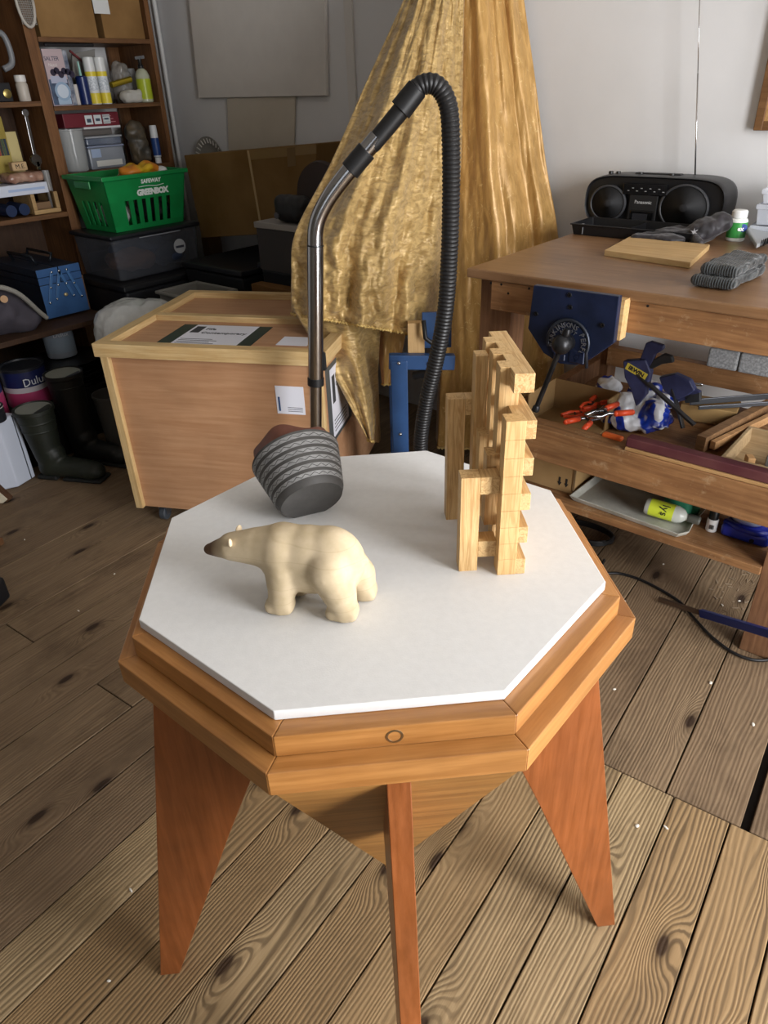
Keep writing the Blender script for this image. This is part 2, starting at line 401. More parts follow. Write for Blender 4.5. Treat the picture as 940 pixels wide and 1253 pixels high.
def rim(r, z0, z1):
    ap, hw, ri = r * math.cos(R(22.5)), r * math.sin(R(22.5)), 0.18
    hi = ri * math.tan(R(22.5))
    base = None
    for i in range(8):
        if base is None:
            g = G(); g.prism([V((-hw, -ap, z0)), V((hw, -ap, z0)), V((hi, -ri, z0)), V((-hi, -ri, z0))], (0, 0, z1 - z0))
            o = g.build('rim_segment', CHERRY, table, bev=0.0012, seg=2); base = o.data
        else: o = link('rim_segment', base, CHERRY, table, bev=0.0012)
        o.rotation_euler = (0, 0, R(45 * i))
rim(RU, ZL + 0.0002, ZU); rim(RL, ZB, ZL)
G().loft([octo(0.185, ZB + .004), octo(0.185, ZU - .002)]).build('core', CHERRY, table)
APZ = 0.225
for i in range(8):       # eight veneered faces of the inverted pyramid
    g = G(); a = RL * 0.985
    p, q = V((a * math.cos(R(-112.5)), a * math.sin(R(-112.5)), ZB)), V((a * math.cos(R(-67.5)), a * math.sin(R(-67.5)), ZB))
    g.prism([p, q, V((0, 0, APZ))], (0, 0.006, 0.003))
    o = g.build('pyramid_face', VENEER, table); o.rotation_euler = (0, 0, R(45 * i))
def legmesh():
    g = G(); t = 0.0225
    pr = [(0.269, ZB), (0.4035, 0.0), (0.371, 0.0), (0.235, 0.36), (0.15, 0.57), (0.15, ZB)]
    g.prism([V((-t / 2, -r, z)) for r, z in pr], (t, 0, 0)); return g
lg = None
for i in range(4):
    if lg is None: o = legmesh().build('leg', CHERRYR, table, bev=0.001); lg = o.data
    else: o = link('leg', lg, CHERRYR, table, bev=0.001)
    o.rotation_euler = (0, 0, R(90 * i))
ap = RU * math.cos(R(22.5)); sp = PZ(483, 901, 0.8155)
BRASS = plain('#a9a594', 0.3, 1.0)
sx = 0.7071 * (sp.x + sp.y)
g = G(); rq = Matrix.Rotation(R(90), 3, 'X')
g.lathe([(0.0080, 0.0), (0.0080, 0.0016), (0.0060, 0.0016), (0.0056, -0.002), (0.0056, -0.004)], (sx, -ap + 0.0012, 0.8155), 20, rq)
so = g.build('socket_ring', BRASS, table, smooth='auto'); so['label'] = 'round metal socket in the table edge'
G().lathe([(0.0058, 0.0005), (0.0058, -0.004)], (sx, -ap + 0.0008, 0.8155), 16, rq).build('socket_plug', plain('#2e3432', 0.5), so)
# ---- white board
bo = G(); bo.loft([octo(0.2705, ZU + .0003, -.003, .009), octo(0.2705, BT, -.003, .009)])
wb = bo.build('octagonal_board', plain('#dbdbda', 0.62, var=0.025, vs=120, bump=0.05, bs=500, spec=0.3), bev=0.0009); wb.rotation_euler = (0, 0, R(45))
tag(wb, 'white octagonal display board lying on the wooden table', 'board')
# ================================================================ carved polar bear
bear = thing('polar_bear_carving', 'pale carved wooden polar bear standing on the white board', 'sculpture', tab(-.063, -.092, BT), R(45 + 164.3))
g = G()
g.ell((-.014, 0, .0565), (.038, .0285, .0390)); g.ell((.026, 0, .0575), (.036, .0270, .0375)); g.ell((.006, 0, .0560), (.046, .0288, .0388))
g.caps((.034, 0, .0665), (.062, 0, .0670), .0285, .0205); g.caps((.062, 0, .0670), (.090, 0, .0645), .0205, .0155)
g.caps((.088, 0, .0645), (.106, 0, .0605), .0155, .0098); g.caps((.104, 0, .0605), (.1165, 0, .0585), .0094, .0066)
for s, fx, fy in ((1, .0375, .0172), (-1, .031, -.0165)):
    g.caps((.032, s * .0115, .052), (fx - .002, fy, .018), .0205, .0140); g.box((fx + .001, fy, .0075), (.031, .024, .015), bev=.005, seg=2); g.cyl((fx - .001, fy, .001), (fx - .001, fy, .02), .0130, .0140)
for s, fx, fy in ((1, -.031, .0185), (-1, -.043, -.0185)):
    g.caps((-.017, s * .0115, .056), (fx + .004, fy, .030), .0265, .0185); g.caps((fx + .004, fy, .030), (fx, fy, .013), .0185, .0145); g.box((fx + .002, fy, .0075), (.034, .025, .015), bev=.005, seg=2); g.cyl((fx, fy, .001), (fx, fy, .016), .0135, .0150)
g.ell((-.051, 0, .060), (.005, .004, .007))
me = blob(g, 0.0015, 36, 0.5)
m_, nt, b_ = nmat('carved_limewood')
v = coords(nt, (1, 1, 1), 0)
f1 = noisef(nt, v, 45, 4); base = ramp(nt, f1, [(0.3, '#b4a282'), (0.7, '#cab89a')])
v2 = coords(nt, (9, 4, 60), 0); pl = ramp(nt, noisef(nt, v2, 0.5, 0, 0.4), [(0.49, (0, 0, 0, 1)), (0.50, (0.22,) * 3 + (1,)), (0.51, (0, 0, 0, 1))])
base = mixc(nt, pl, base, '#8b7452')
sp_ = N(nt, 'ShaderNodeSeparateXYZ'); tc_ = N(nt, 'ShaderNodeTexCoord'); nt.links.new(tc_.outputs['Object'], sp_.inputs[0])
nr = N(nt, 'ShaderNodeMapRange'); nr.inputs[1].default_value = .092; nr.inputs[2].default_value = .112; nt.links.new(sp_.outputs[0], nr.inputs[0])
base = mixc(nt, nr.outputs[0], base, '#5a4432')
nt.links.new(base, b_.inputs['Base Color']); b_.inputs['Roughness'].default_value = 0.6; b_.inputs['Specular IOR Level'].default_value = 0.2
o = link('body', me, m_, bear, smooth=True)
for s in (1, -1):
    g = G(); g.ell((.0855, s * .0128, .0775), (.0024, .0042, .0050), Euler((R(-25 * s), 0, R(20 * s))).to_matrix(), 12, 8)
    o = g.build('ear', plain('#e3cfae', 0.5), bear, smooth=True); o['label'] = 'small pale round ear'
# ================================================================ tilted vessel
nbh = V((.308, -.951, 0)); EL = R(31)
nb = nbh * math.cos(EL) - V((0, 0, math.sin(EL))); ax = -nb
dup_ = V((0, 0, 1)) - nb * nb.z; dup_.normalize()
rb, rr, hh = 0.0415, 0.0575, 0.068
cen = V((-.0745, .0945, BT)) + dup_ * 0.0345
dr = dup_.cross(ax)
Mv = Matrix((dr, dup_, ax)).transposed()
pot = thing('zigzag_vessel', 'dark grey tilted vessel with pale zigzag bands and a brown wavy lining', 'vessel', tab(cen.x, cen.y, BT), R(45))
def prof(t): return rb + (rr - rb) * (t ** 0.9)
lc = V((0, 0, cen.z - BT))
def cutbase(g):
    geom = list(g.bm.verts) + list(g.bm.edges) + list(g.bm.faces)
    r = bmesh.ops.bisect_plane(g.bm, geom=geom, plane_co=(0, 0, 0.0003), plane_no=(0, 0, 1), clear_inner=True)
    es = [e for e in r['geom_cut'] if isinstance(e, bmesh.types.BMEdge)]
    if es: bmesh.ops.contextual_create(g.bm, geom=es)
SLATE = plain('#464442', 0.62, var=0.15, vs=40, bump=0.08, bs=200)
g = G(); NS = 64
pr = [(rb * .96, 0.0), (rb, .003)] + [(prof(t / 12), hh * t / 12) for t in range(1, 13)] + [(rr - .003, hh + .001), (rr - .006, hh - .001), (rr - .012, hh - .03), (rb - .012, .02), (0.01, .015)]
g.lathe(pr, lc, NS, Mv); cutbase(g); g.build('body', SLATE, pot, smooth='auto', ang=30)
def zigmat():
    m, nt, b = nmat('pale_zigzag_band')
    uv = N(nt, 'ShaderNodeUVMap'); sp = N(nt, 'ShaderNodeSeparateXYZ'); nt.links.new(uv.outputs[0], sp.inputs[0])
    mu = N(nt, 'ShaderNodeMath', operation='MULTIPLY'); mu.inputs[1].default_value = 50; nt.links.new(sp.outputs[0], mu.inputs[0])
    pp = N(nt, 'ShaderNodeMath', operation='PINGPONG'); pp.inputs[1].default_value = 1.0; nt.links.new(mu.outputs[0], pp.inputs[0])
    mr = N(nt, 'ShaderNodeMapRange'); mr.inputs[3].default_value = .22; mr.inputs[4].default_value = .78; nt.links.new(pp.outputs[0], mr.inputs[0])
    su = N(nt, 'ShaderNodeMath', operation='SUBTRACT'); nt.links.new(sp.outputs[1], su.inputs[0]); nt.links.new(mr.outputs[0], su.inputs[1])
    ab = N(nt, 'ShaderNodeMath', operation='ABSOLUTE'); nt.links.new(su.outputs[0], ab.inputs[0])
    lt = N(nt, 'ShaderNodeMath', operation='LESS_THAN'); lt.inputs[1].default_value = .085; nt.links.new(ab.outputs[0], lt.inputs[0])
    v = coords(nt, (1, 1, 1)); nf = ramp(nt, noisef(nt, v, 120, 3), [(0.3, '#767675'), (0.7, '#959594')])
    nt.links.new(mixc(nt, lt.outputs[0], nf, '#474645'), b.inputs['Base Color']); b.inputs['Roughness'].default_value = .6
    return m
ZIG = zigmat()
for k in range(6):
    t0 = 0.13 + k * 0.147; t1 = t0 + 0.086
    g = G(); uvl = g.bm.loops.layers.uv.new('UVMap'); rows = []
    mm = Matrix.Translation(lc) @ Mv.to_4x4(); n = 96
    for t in (t0, t1):
        rows.append([g.bm.verts.new(mm @ V(((prof(t) + .0005) * math.cos(2 * math.pi * i / n), (prof(t) + .0005) * math.sin(2 * math.pi * i / n), hh * t))) for i in range(n)])
    for i in range(n):
        f = g.bm.faces.new((rows[0][i], rows[0][(i + 1) % n], rows[1][(i + 1) % n], rows[1][i]))
        for l, uvv in zip(f.loops, ((i / n, 0), ((i + 1) / n, 0), ((i + 1) / n, 1), (i / n, 1))): l[uvl].uv = uvv
    geom = list(g.bm.verts) + list(g.bm.edges) + list(g.bm.faces)
    bmesh.ops.bisect_plane(g.bm, geom=geom, plane_co=(0, 0, 0.0006), plane_no=(0, 0, 1), clear_inner=True)
    g.build('zigzag_band', ZIG, pot, smooth=True)
g = G(); rings = []; n = 72; mm = Matrix.Translation(lc) @ Mv.to_4x4()
def lipz(a): return hh + .017 + .005 * math.sin(2 * a + 0.3) + .004 * math.sin(5 * a + 2.0)
for rad_, zf in ((rr - .0085, lambda a: hh - .02), (rr - .0075, lambda a: lipz(a) - .002), (rr - .0095, lipz), (rr - .0115, lambda a: lipz(a) - .002), (rr - .016, lambda a: hh - .02), (rb - .018, lambda a: .022)):
    rings.append([mm @ V((rad_ * math.cos(2 * math.pi * i / n), rad_ * math.sin(2 * math.pi * i / n), zf(2 * math.pi * i / n))) for i in range(n)])
g.loft(rings); o = g.build('wavy_lining', plain('#6d4437', 0.5, var=0.2, vs=30, bump=0.1, bs=90), pot, smooth='auto', ang=60); o['label'] = 'brown wavy lining'
# ================================================================ block tower
a = 0.0205; tower = thing('block_tower', 'lattice tower of square pine blocks standing on the white board', 'sculpture', tab(.092, -.066, BT), R(45 - 2.2))
PINEZ = wood('#c8a068', '#e0c08c', 'Z', 8.0, 0.5, '#ab7f48', 0.6, 0.04, 4.0, 0.1, 0.4)
PINEY = wood('#c8a068', '#e0c08c', 'Y', 8.0, 0.5, '#ab7f48', 0.6, 0.04, 4.0, 0.1, 0.4)
PINEF = wood('#cca56c', '#dab680', 'Z', 8.0, 0.5, '#b48a52', 0.55, 0.04, 0.0, 0.05, 0.4)
def blk(x0, x1, y0, y1, z0, z1, mat=PINEZ, e=0.0):
    g = G(); g.box(((x0 + x1) / 2 * a, (y0 + y1) / 2 * a, (z0 + z1) / 2 * a), ((x1 - x0) * a - e, (y1 - y0) * a - e, (z1 - z0) * a - e))
    g.build('block', mat, tower, bev=0.0004, seg=1)
for z in range(9): blk(2, 3, 0, 1, z, z + 1, PINEF, 0.00015)              # front post, course by course
for k in range(5): blk(2.5, 3.5, .02, [7, 8, 7, 8, 8][k], 2 * k + .01, 2 * k + .99, PINEY)
blk(2.5, 3.5, 1, 8, 10.01, 10.99, PINEY)
blk(2, 3, 2, 3, 1, 11); blk(2, 3, 4, 5, 1, 11); blk(2, 3, 6, 7, 3, 11)
blk(1.32, 2.0, 5.05, 6.0, 2.2, 10.6); blk(2, 3, 8, 9, 1, 9.0)
blk(1.5, 2.5, 1.75, 2.75, 2.15, 6.4); blk(1.5, 2.5, 4.1, 5.1, 1.3, 6.5); blk(1.5, 2.5, 6.1, 7.1, 3.4, 8.2)
blk(0, 1, .55, 1.55, 0, 5.75); blk(1.01, 1.99, .55, 1.55, 4.75, 5.74, PINEY); blk(1.01, 2, .6, 1.6, .85, 1.85, PINEY); blk(2, 2.5, .6, 1.9, 4.75, 5.74, PINEY)
blk(0, 1, 6, 7, 0, 7.85); blk(1.01, 1.99, 6, 7, 6.85, 7.84, PINEY); blk(1.99, 2.5, 5.9, 7, 6.86, 7.83, PINEY)
blk(1.01, 2, 6, 7, .9, 1.9, PINEY)
# ================================================================ workbench
BENCHW = wood('#835c3a', '#a0764e', 'X', 1.6, 0.55, '#5c3820', 0.35, 0.1, 3.0, 0.3, 0.35, dust='#b39a78')
BENCHTOP = wood('#7c5a3d', '#977452', 'X', 0.7, 0.36, '#5c3b25', 0.2, 0.04, 3.0, 0.32, 0.5, dust='#94714f')
BENCHZ = wood('#75523a', '#8e6849', 'Z', 1.6, 0.6, '#4f321c', 0.35, 0.1, 3.0, 0.3, 0.3)
bench = thing('workbench', 'worn brown wooden workbench against the wall with a blue vice and open shelves', 'workbench', (-.1, 1.5, 0))
def bb(name, x0, x1, y0, y1, z0, z1, mat, par, bev=0.002):
    return G().box(((x0 + x1) / 2, (y0 + y1) / 2, (z0 + z1) / 2), (x1 - x0, y1 - y0, z1 - z0)).build(name, mat, par, world=True, bev=bev)
bb('worktop', -.632, .46, 1.124, 1.985, .866, .89, BENCHTOP, bench, .004)
bb('front_apron', -.557, .44, 1.130, 1.166, .790, .866, BENCHW, bench)
bb('side_apron', -.612, -.58, 1.17, 1.95, .80, .866, BENCHZ, bench); bb('side_apron', .41, .44, 1.17, 1.95, .80, .866, BENCHZ, bench)
for x0, x1 in ((-.612, -.515), (.236, .335)):
    bb('leg', x0, x1, 1.167, 1.245, 0, .866, BENCHZ, bench); bb('leg', x0, x1, 1.87, 1.945, 0, .866, BENCHZ, bench)
bb('front_rail', -.515, .236, 1.14, 1.205, .387, .484, BENCHW, bench, .003)
bb('back_rail', -.515, .236, 1.85, 1.889, .438, .503, BENCHW, bench)
bb('end_rail', -.58, -.545, 1.245, 1.87, .387, .45, BENCHZ, bench)
bb('tray_board', -.545, .236, 1.205, 1.85, .374, .39, BENCHW, bench)
bb('lower_shelf', -.58, .236, 1.158, 1.86, .243, .265, BENCHW, bench)
HOLE = plain('#15100c', 0.9)
for px_, py_ in ((614, 340), (648, 346), (622, 359), (794, 367), (601, 340)):
    p = PY(px_, py_, 1.1295)
    if p.z > .862: p.z = .859
    G().cyl((p.x, 1.1292, p.z), (p.x, 1.132, p.z), .0032, n=10).build('screw_hole', HOLE, bench, world=True)
sl = bb('pale_strip', -.142, .234, 1.143, 1.180, .4845, .4935, wood('#a57f50', '#bb9566', 'X', 2, .6), None); tag(sl, 'pale wooden strip under the maroon moulding on the bench rail', 'strip')
md = bb('painted_moulding', -.142, .234, 1.146, 1.176, .494, .520, plain('#4a1f26', 0.6, c2='#5c3434', vs=9), None, .003)
tag(md, 'maroon painted strip of moulding lying on the bench rail', 'moulding')
# ---- vice
vise = thing('bench_vice', 'dark blue cast-iron woodworking vice bolted to the bench front', 'vice', (-.29, 1.1, .8))
IRONB = plain('#141d33', 0.38, 0.25, c2='#1d2744', vs=14, bump=0.12, bs=60, spec=0.6)
IRON = plain('#1b1b1d', 0.35, 0.6, c2='#2c2c2e', vs=30, bump=0.1, bs=80)
VY = 1.078
poly = [PY(*q, VY) for q in ((653, 349), (758, 363), (751, 420), (722, 440), (705, 447), (685, 445), (665, 432), (646, 402))]
jaw_ = G().prism(poly, (0, .018, 0)).build('front_jaw', IRONB, vise, world=True, bev=.002)
lp = [PY(*q, VY + .019) for q in ((655, 347), (763, 361), (757, 410), (660, 398))]
zt = .872
o = G().box((-.29, VY + .018 + .0165, .826), (.228, .032, .094)).build('jaw_liner', wood('#d3a66a', '#e4c28c', 'X', 2, 0.6, '#b98850', 0.3), vise, world=True); o['label'] = 'pale wooden jaw liner'
ctr = PY(696, 418, VY - .001)
g = G(); arch = [ctr + V((.054 * math.cos(R(t)), -.004, .054 * math.sin(R(t)))) for t in range(-20, 201, 10)]
arch = [ctr + V((.056, -.004, -.055))] + arch
g.tube(arch, .0042, 8); g.build('raised_rim', plain('#3b3f48', 0.35, 0.7), vise, smooth=True, world=True)
g = G(); g.cyl(ctr + V((0, 0, 0)), ctr + V((0, -.006, 0)), .050, .048, 36); boss_ = g.build('boss', IRONB, vise, smooth='auto', world=True)
g = G(); g.box(ctr + V((.028, -.003, -.032)), (.045, .01, .035), bev=.004); g.box(ctr + V((-.018, -.003, -.04)), (.035, .01, .022), bev=.004); g.build('boss_lug', IRONB, vise, world=True)
def arc_text(sx, rad, a0, a1, size, mat, parent, name='lettering'):
    bm = bmesh.new()
    for i, ch in enumerate(sx):
        if ch == ' ': continue
        cu = bpy.data.curves.new('t', 'FONT'); cu.body = ch; cu.size = size; cu.align_x = 'CENTER'; cu.align_y = 'CENTER'; cu.extrude = .0012; cu.resolution_u = 1
        t = bpy.data.objects.new('t', cu); col.objects.link(t); dg = bpy.context.evaluated_depsgraph_get(); dg.update()
        me = bpy.data.meshes.new_from_object(t.evaluated_get(dg)); bpy.data.objects.remove(t)
        an = R(a0 + (a1 - a0) * i / (len(sx) - 1)); rad_v = V((math.cos(an), 0, math.sin(an))); tan = V((math.sin(an), 0, -math.cos(an)))
        m_ = Matrix((tan, rad_v, tan.cross(rad_v))).transposed().to_4x4(); m_.translation = ctr + rad_v * rad + V((0, -.0068, 0))
        me.transform(m_); bm.from_mesh(me); bpy.data.meshes.remove(me)
    me = bpy.data.meshes.new(name); bm.to_mesh(me); bm.free(); tolocal(me, parent); return link(name, me, mat, parent)
LET = plain('#8f9094', 0.4, 0.8)
arc_text("PARKINSONS PERFECT", .0420, 197, -58, .0185, LET, boss_)
arc_text("N°20T", .029, 125, 55, .0135, LET, boss_)
bc = PY(688, 421, VY - .050)
g = G(); g.cyl(ctr + V((0, -.004, 0)), bc, .021, .017, 20); g.ell(bc, (.0245, .026, .0245)); g.build('ball_hub', IRON, vise, smooth='auto', world=True, ang=50)
he = PY(656, 500, bc.y)
hd_ = (he - bc).normalized()
g = G(); g.cyl(bc - hd_ * .03, he, .0065, n=14); hnd_ = g.build('handle', IRON, vise, smooth='auto', world=True)
for p in (he, bc - hd_ * .03):
    g = G(); g.lathe([(.004, -.008), (.0098, -.006), (.0098, .004), (.0066, .010)], p, 14, V((0, 0, 1)).rotation_difference(-hd_).to_matrix()); g.build('handle_end', IRON, hnd_, smooth='auto', world=True)
for px_, py_ in ((698, 376), (737, 398), (656, 384), (697, 361)):
    p = PY(px_, py_, VY - .0008); g = G(); g.lathe([(.0062, .0), (.0055, .002), (.003, .002), (.0028, .0005)], p, 14, Matrix.Rotation(R(90), 3, 'X')); g.build('bolt', IRON, jaw_, smooth='auto', world=True)
# ---- boombox
BLACK = plain('#19191b', 0.4, spec=0.5); BLACKM = plain('#1b1b1c', 0.6, bump=0.1, bs=300)
GREYP = plain('#3a3b3e', 0.45)
bx0, bx1, by0, by1, bz0, bz1 = -.668, -.222, 1.862, 1.992, .890, 1.050
box_ = thing('boombox', 'black portable radio cassette player with two round speakers on the workbench', 'radio', ((bx0 + bx1) / 2, (by0 + by1) / 2, bz0))
g = G(); rings = []
cx, cz, hw, hh2 = (bx0 + bx1) / 2, (bz0 + bz1) / 2 + .002, (bx1 - bx0) / 2, (bz1 - bz0) / 2
def rrect(hw, hh, n=2.9, k=48): 
    out = []
    for i in range(k):
        t = 2 * math.pi * i / k; c, s_ = math.cos(t), math.sin(t)
        out.append((hw * math.copysign(abs(c) ** (2 / 6.5), c), hh * math.copysign(abs(s_) ** (2 / n), s_)))
    return out
for y, sc in ((by0 + .010, .90), (by0 + .001, .95), (by0, .965), (by0 + .004, .985), (by0 + .03, 1), (by1 - .03, 1), (by1 - .006, .97), (by1, .92)):
    rings.append([V((cx + x * (1 - (1 - sc) * .35), y, cz + z * sc)) for x, z in rrect(hw, hh2 - .002)])
g.loft(rings); g.build('body', BLACK, box_, smooth='auto', world=True, ang=50)
q = Matrix.Rotation(R(90), 3, 'X')
for sx_, rx in ((bx0 + .083, .062), (bx1 - .118, .076)):
    g = G(); g.lathe([(rx, .000), (rx, .005), (rx - .005, .007), (rx - .008, .003)], (sx_, by0 + .002, cz - .006), 36, q, 1.0, .88); ring_ = g.build('speaker_ring', GREYP, box_, smooth='auto', world=True)
    g = G(); g.lathe([(rx - .008, .004), (rx * .45, .0015), (rx * .28, .0015), (.012, .004), (.004, .0065)], (sx_, by0 + .001, cz - .006), 36, q, 1.0, .88); g.build('speaker_grille', plain('#232325', 0.7, bump=0.5, bs=900), ring_, smooth=True, world=True)
bb('centre_panel', bx0 + .155, bx1 - .20, by0 - .003, by0 + .004, bz0 + .012, bz0 + .135, BLACKM, box_, .002)
tdial = bb('tuner_dial', bx0 + .130, bx1 - .175, by0 - .005, by0 + .003, bz0 + .105, bz0 + .138, plain('#0f0f11', 0.15), box_, .002)
for i in range(9): bb('dial_mark', bx0 + .146 + i * .014, bx0 + .152 + i * .014, by0 - .0056, by0 - .0048, bz0 + .116 + .008 * (i % 2), bz0 + .118 + .008 * (i % 2), plain('#9a9a9a', 0.5), tdial, 0)
cdoor = bb('cassette_door', bx0 + .162, bx1 - .206, by0 - .006, by0 + .003, bz0 + .022, bz0 + .062, plain('#0d0d0e', 0.12), box_, .004)
bb('cassette_window', bx0 + .172, bx1 - .225, by0 - .0068, by0 - .005, bz0 + .032, bz0 + .052, plain('#2d2d30', 0.08), cdoor, .001)
text('Panasonic', .014, ((bx0 + bx1) / 2 - .022, by0 - .0035, bz0 + .085), (1, 0, 0), (0, 0, 1), plain('#c9c9c9', 0.4), box_)
for i, kx in enumerate((.06, .085, .16, .26)):
    g = G(); g.cyl((bx0 + kx, by0 + .05, bz1 - .003), (bx0 + kx, by0 + .05, bz1 + .005), .008, .007, 14); g.build('knob', BLACK, box_, world=True)
bb('carry_handle', bx0 + .14, bx1 - .16, by0 + .05, by0 + .075, bz1 - .003, bz1 + .0035, BLACK, box_, .003)
a0 = PY(851, 216, 1.95); a1 = PY(857, -25, 1.95)
g = G(); g.cyl((a0.x, 1.95, bz1 - .01), a0 + (a1 - a0) * .55, .0024, n=8); g.cyl(a0 + (a1 - a0) * .55, a1, .0016, n=8); g.build('aerial', plain('#c8c8ca', 0.2, 1.0), box_, smooth=True, world=True)
# ---- black tray
tr = thing('plastic_tray', 'shallow black plastic tray in front of the radio', 'tray', (-.45, 1.77, .89))
def opentray(x0, x1, y0, y1, z0, z1, t, fl, mat, par, name='shell'):
    g = G()
    def ring(i, z): return [V((x0 + i, y0 + i, z)), V((x1 - i, y0 + i, z)), V((x1 - i, y1 - i, z)), V((x0 + i, y1 - i, z))]
    g.loft([ring(fl, z0), ring(0, z1 - .004), ring(-.004, z1 - .004), ring(-.004, z1), ring(t, z1), ring(fl + t, z0 + t)])
    return g.build(name, mat, par, world=True, bev=.0015)
opentray(-.625, -.25, 1.70, 1.848, .8903, .924, .003, .006, BLACK, tr)
g = G(); g.box((-.44, 1.775, .907), (.003, .13, .026)); g.build('divider', BLACK, tr, world=True)
g = G(); [g.box((-.585, 1.698, .905), (.002, .004, .02)) , g.box((-.587, 1.703, .9245), (.006, .01, .001))]; g.build('tape_mark', plain('#77787a', 0.6), tr, world=True)
# ---- plywood offcut
pc = [PZ(*q_, .9055) for q_ in ((740, 306), (845, 321), (869, 299), (771, 289))]
g = G(); g.prism([V((p.x, p.y, .8903)) for p in pc], (0, 0, .0150)); o = g.build('plywood_offcut', wood('#bd9963', '#d0b07e', 'X', 0.9, 0.6, '#a87a44', 0.2), bev=.001)
tag(o, 'flat pale plywood offcut lying on the workbench top', 'board')
# ---- gloves
GLOVE = plain('#1c1a1d', 0.55, c2='#2e2b31', vs=35, bump=0.3, bs=90, sheen=0.2)
def nz(s, a): return lambda co: a * noise.noise(co * s)
gl = thing('work_gloves', 'crumpled pair of black work gloves lying against the plastic tray', 'gloves', (-.30, 1.70, .89))
g = G(); b0 = PZ(870, 290, .90)
g.ell((-.235, 1.752, .925), (.055, .045, .034), Euler((0, R(-20), R(15))).to_matrix()); g.ell((-.20, 1.775, .945), (.035, .03, .03))
for i, (dx, dy) in enumerate(((-.12, -.035), (-.115, -.01), (-.11, .012), (-.10, .03))):
    g.caps((-.27, 1.745 + dy * .6, .912), (-.27 + dx * .5, 1.735 + dy, .913 + .006 * (i % 2)), .016, .0135); g.caps((-.27 + dx * .5, 1.735 + dy, .913 + .006 * (i % 2)), (-.27 + dx, 1.725 + dy, .9035), .0135, .0125)
g.caps((-.25, 1.72, .912), (-.215, 1.678, .904), .0145, .0125)
me = blob(g, .004, 5, .5, nz(60, .004)); link('glove', tolocal(me, gl), GLOVE, gl, True)
g = G(); g.ell((-.31, 1.69, .906), (.05, .035, .0145)); 
for i in range(4): g.caps((-.34, 1.675 + .012 * i, .904), (-.405, 1.668 + .019 * i, .9035), .0125, .0115)
me = blob(g, .004, 5, .5, nz(70, .003)); link('glove', tolocal(me, gl), GLOVE, gl, True)
bp_ = PY(872, 272, 1.715); text('✶', .03, V((-.245, 1.704, .925)), (1, 0, .2), (0, .5, .8), plain('#b9bac0', 0.5), gl, name='printed_emblem')
# ---- chewing gum tub
p = PZ(899, 294, .89); tb = thing('gum_tub', 'small white plastic tub with a green label beside the black gloves', 'tub', (p.x, p.y, .89))
g = G(); g.lathe([(.024, .0), (.0265, .003), (.0265, .055), (.024, .060), (.019, .063)], (0, 0, 0), 28); g.build('tub', plain('#e8ebe6', 0.3), tb, smooth='auto')
g = G(); g.lathe([(.020, .063), (.0215, .064), (.0215, .080), (.018, .084), (.004, .0845)], (0, 0, 0), 28); g.build('cap', plain('#eef0ee', 0.35), tb, smooth='auto')
g = G(); g.lathe([(.0267, .010), (.0267, .052)], (0, 0, 0), 28); g.build('label', plain('#3f9a4a', 0.35), tb, smooth='auto')
fd = V((CAM.x - p.x, CAM.y - p.y, 0)).normalized(); rd = V((-fd.y, fd.x, 0))
g = G(); g.cyl(fd * .0205 + rd * .016 + V((0, 0, .038)), fd * .0225 + rd * .0165 + V((0, 0, .038)), .011, n=18); g.build('label_disc', plain('#1c3f8f', 0.35), tb)
text('ex', .017, p + fd * .0275 + rd * .010 + V((0, 0, .036)), (rd - fd * .25), (0, 0, 1), plain('#f4f6f4', 0.4), tb, bold=.0006)
# ---- stacked clear drawers
CLR = plain('#dfe4ee', 0.25, alpha=0.55, spec=0.6)
cs = thing('clear_storage_boxes', 'stack of translucent plastic boxes at the end of the workbench', 'storage boxes', (-.05, 1.90, .89))
for i, (z0, z1) in enumerate(((.8903, .935), (.936, .992), (.993, 1.032))):
    w = .085 - .006 * i; g = G(); c0 = V((-.048, 1.905))
    def rg(k, z): return [V((c0.x - w + k, c0.y - .06 + k, z)), V((c0.x + w - k, c0.y - .06 + k, z)), V((c0.x + w - k, c0.y + .06 - k, z)), V((c0.x - w + k, c0.y + .06 - k, z))]
    g.loft([rg(.006, z0), rg(.002, z1 - .014), rg(-.002, z1 - .014), rg(-.002, z1 - .001), rg(.003, z1 - .001), rg(.008, z0 + .002)]); g.build('box_tier', CLR, cs, world=True, bev=.001)
g = G(); g.box((-.048, 1.905, .96), (.11, .08, .045), bev=.004); g.build('contents', plain('#9aa0b8', 0.5, c2='#c3c6d2', vs=60), cs, world=True)
# ---- hand brush
hb = thing('hand_brush', 'grey hand brush with black bristles leaning by the clear boxes', 'brush', (-.06, 1.72, .89))
p0, p1, p2, p3 = PZ(912, 285, .915), PZ(925, 305, .895), PZ(955, 290, .905), PZ(935, 265, .94)
g = G(); g.prism([p0, p1, p2, p3], (0, .004, .012)); g.build('pan', plain('#9b9ea1', 0.45), hb, world=True, bev=.004)
mid = (p0 + p1 + p2 + p3) / 4
g = G(); g.prism([p0.lerp(mid, .28) + V((0, -.003, .001)), p1.lerp(mid, .28) + V((0, -.003, .001)), p2.lerp(mid, .28) + V((0, -.003, .001)), p3.lerp(mid, .28) + V((0, -.003, .001))], (0, -.002, .002)); g.build('pan_face', plain('#c2c4c4', 0.5), hb, world=True)
g = G()
for i in range(40):
    s_ = p1.lerp(p2, .25 + .75 * (i % 20) / 20) + V((random.uniform(-.004, .004), -.006 - .006 * (i // 20), .001)); g.cyl(s_, s_ + V((.004, -.012, .018)) , .0011, .0009, 5)
g.build('bristles', plain('#0e0e0f', 0.8), hb, world=True)
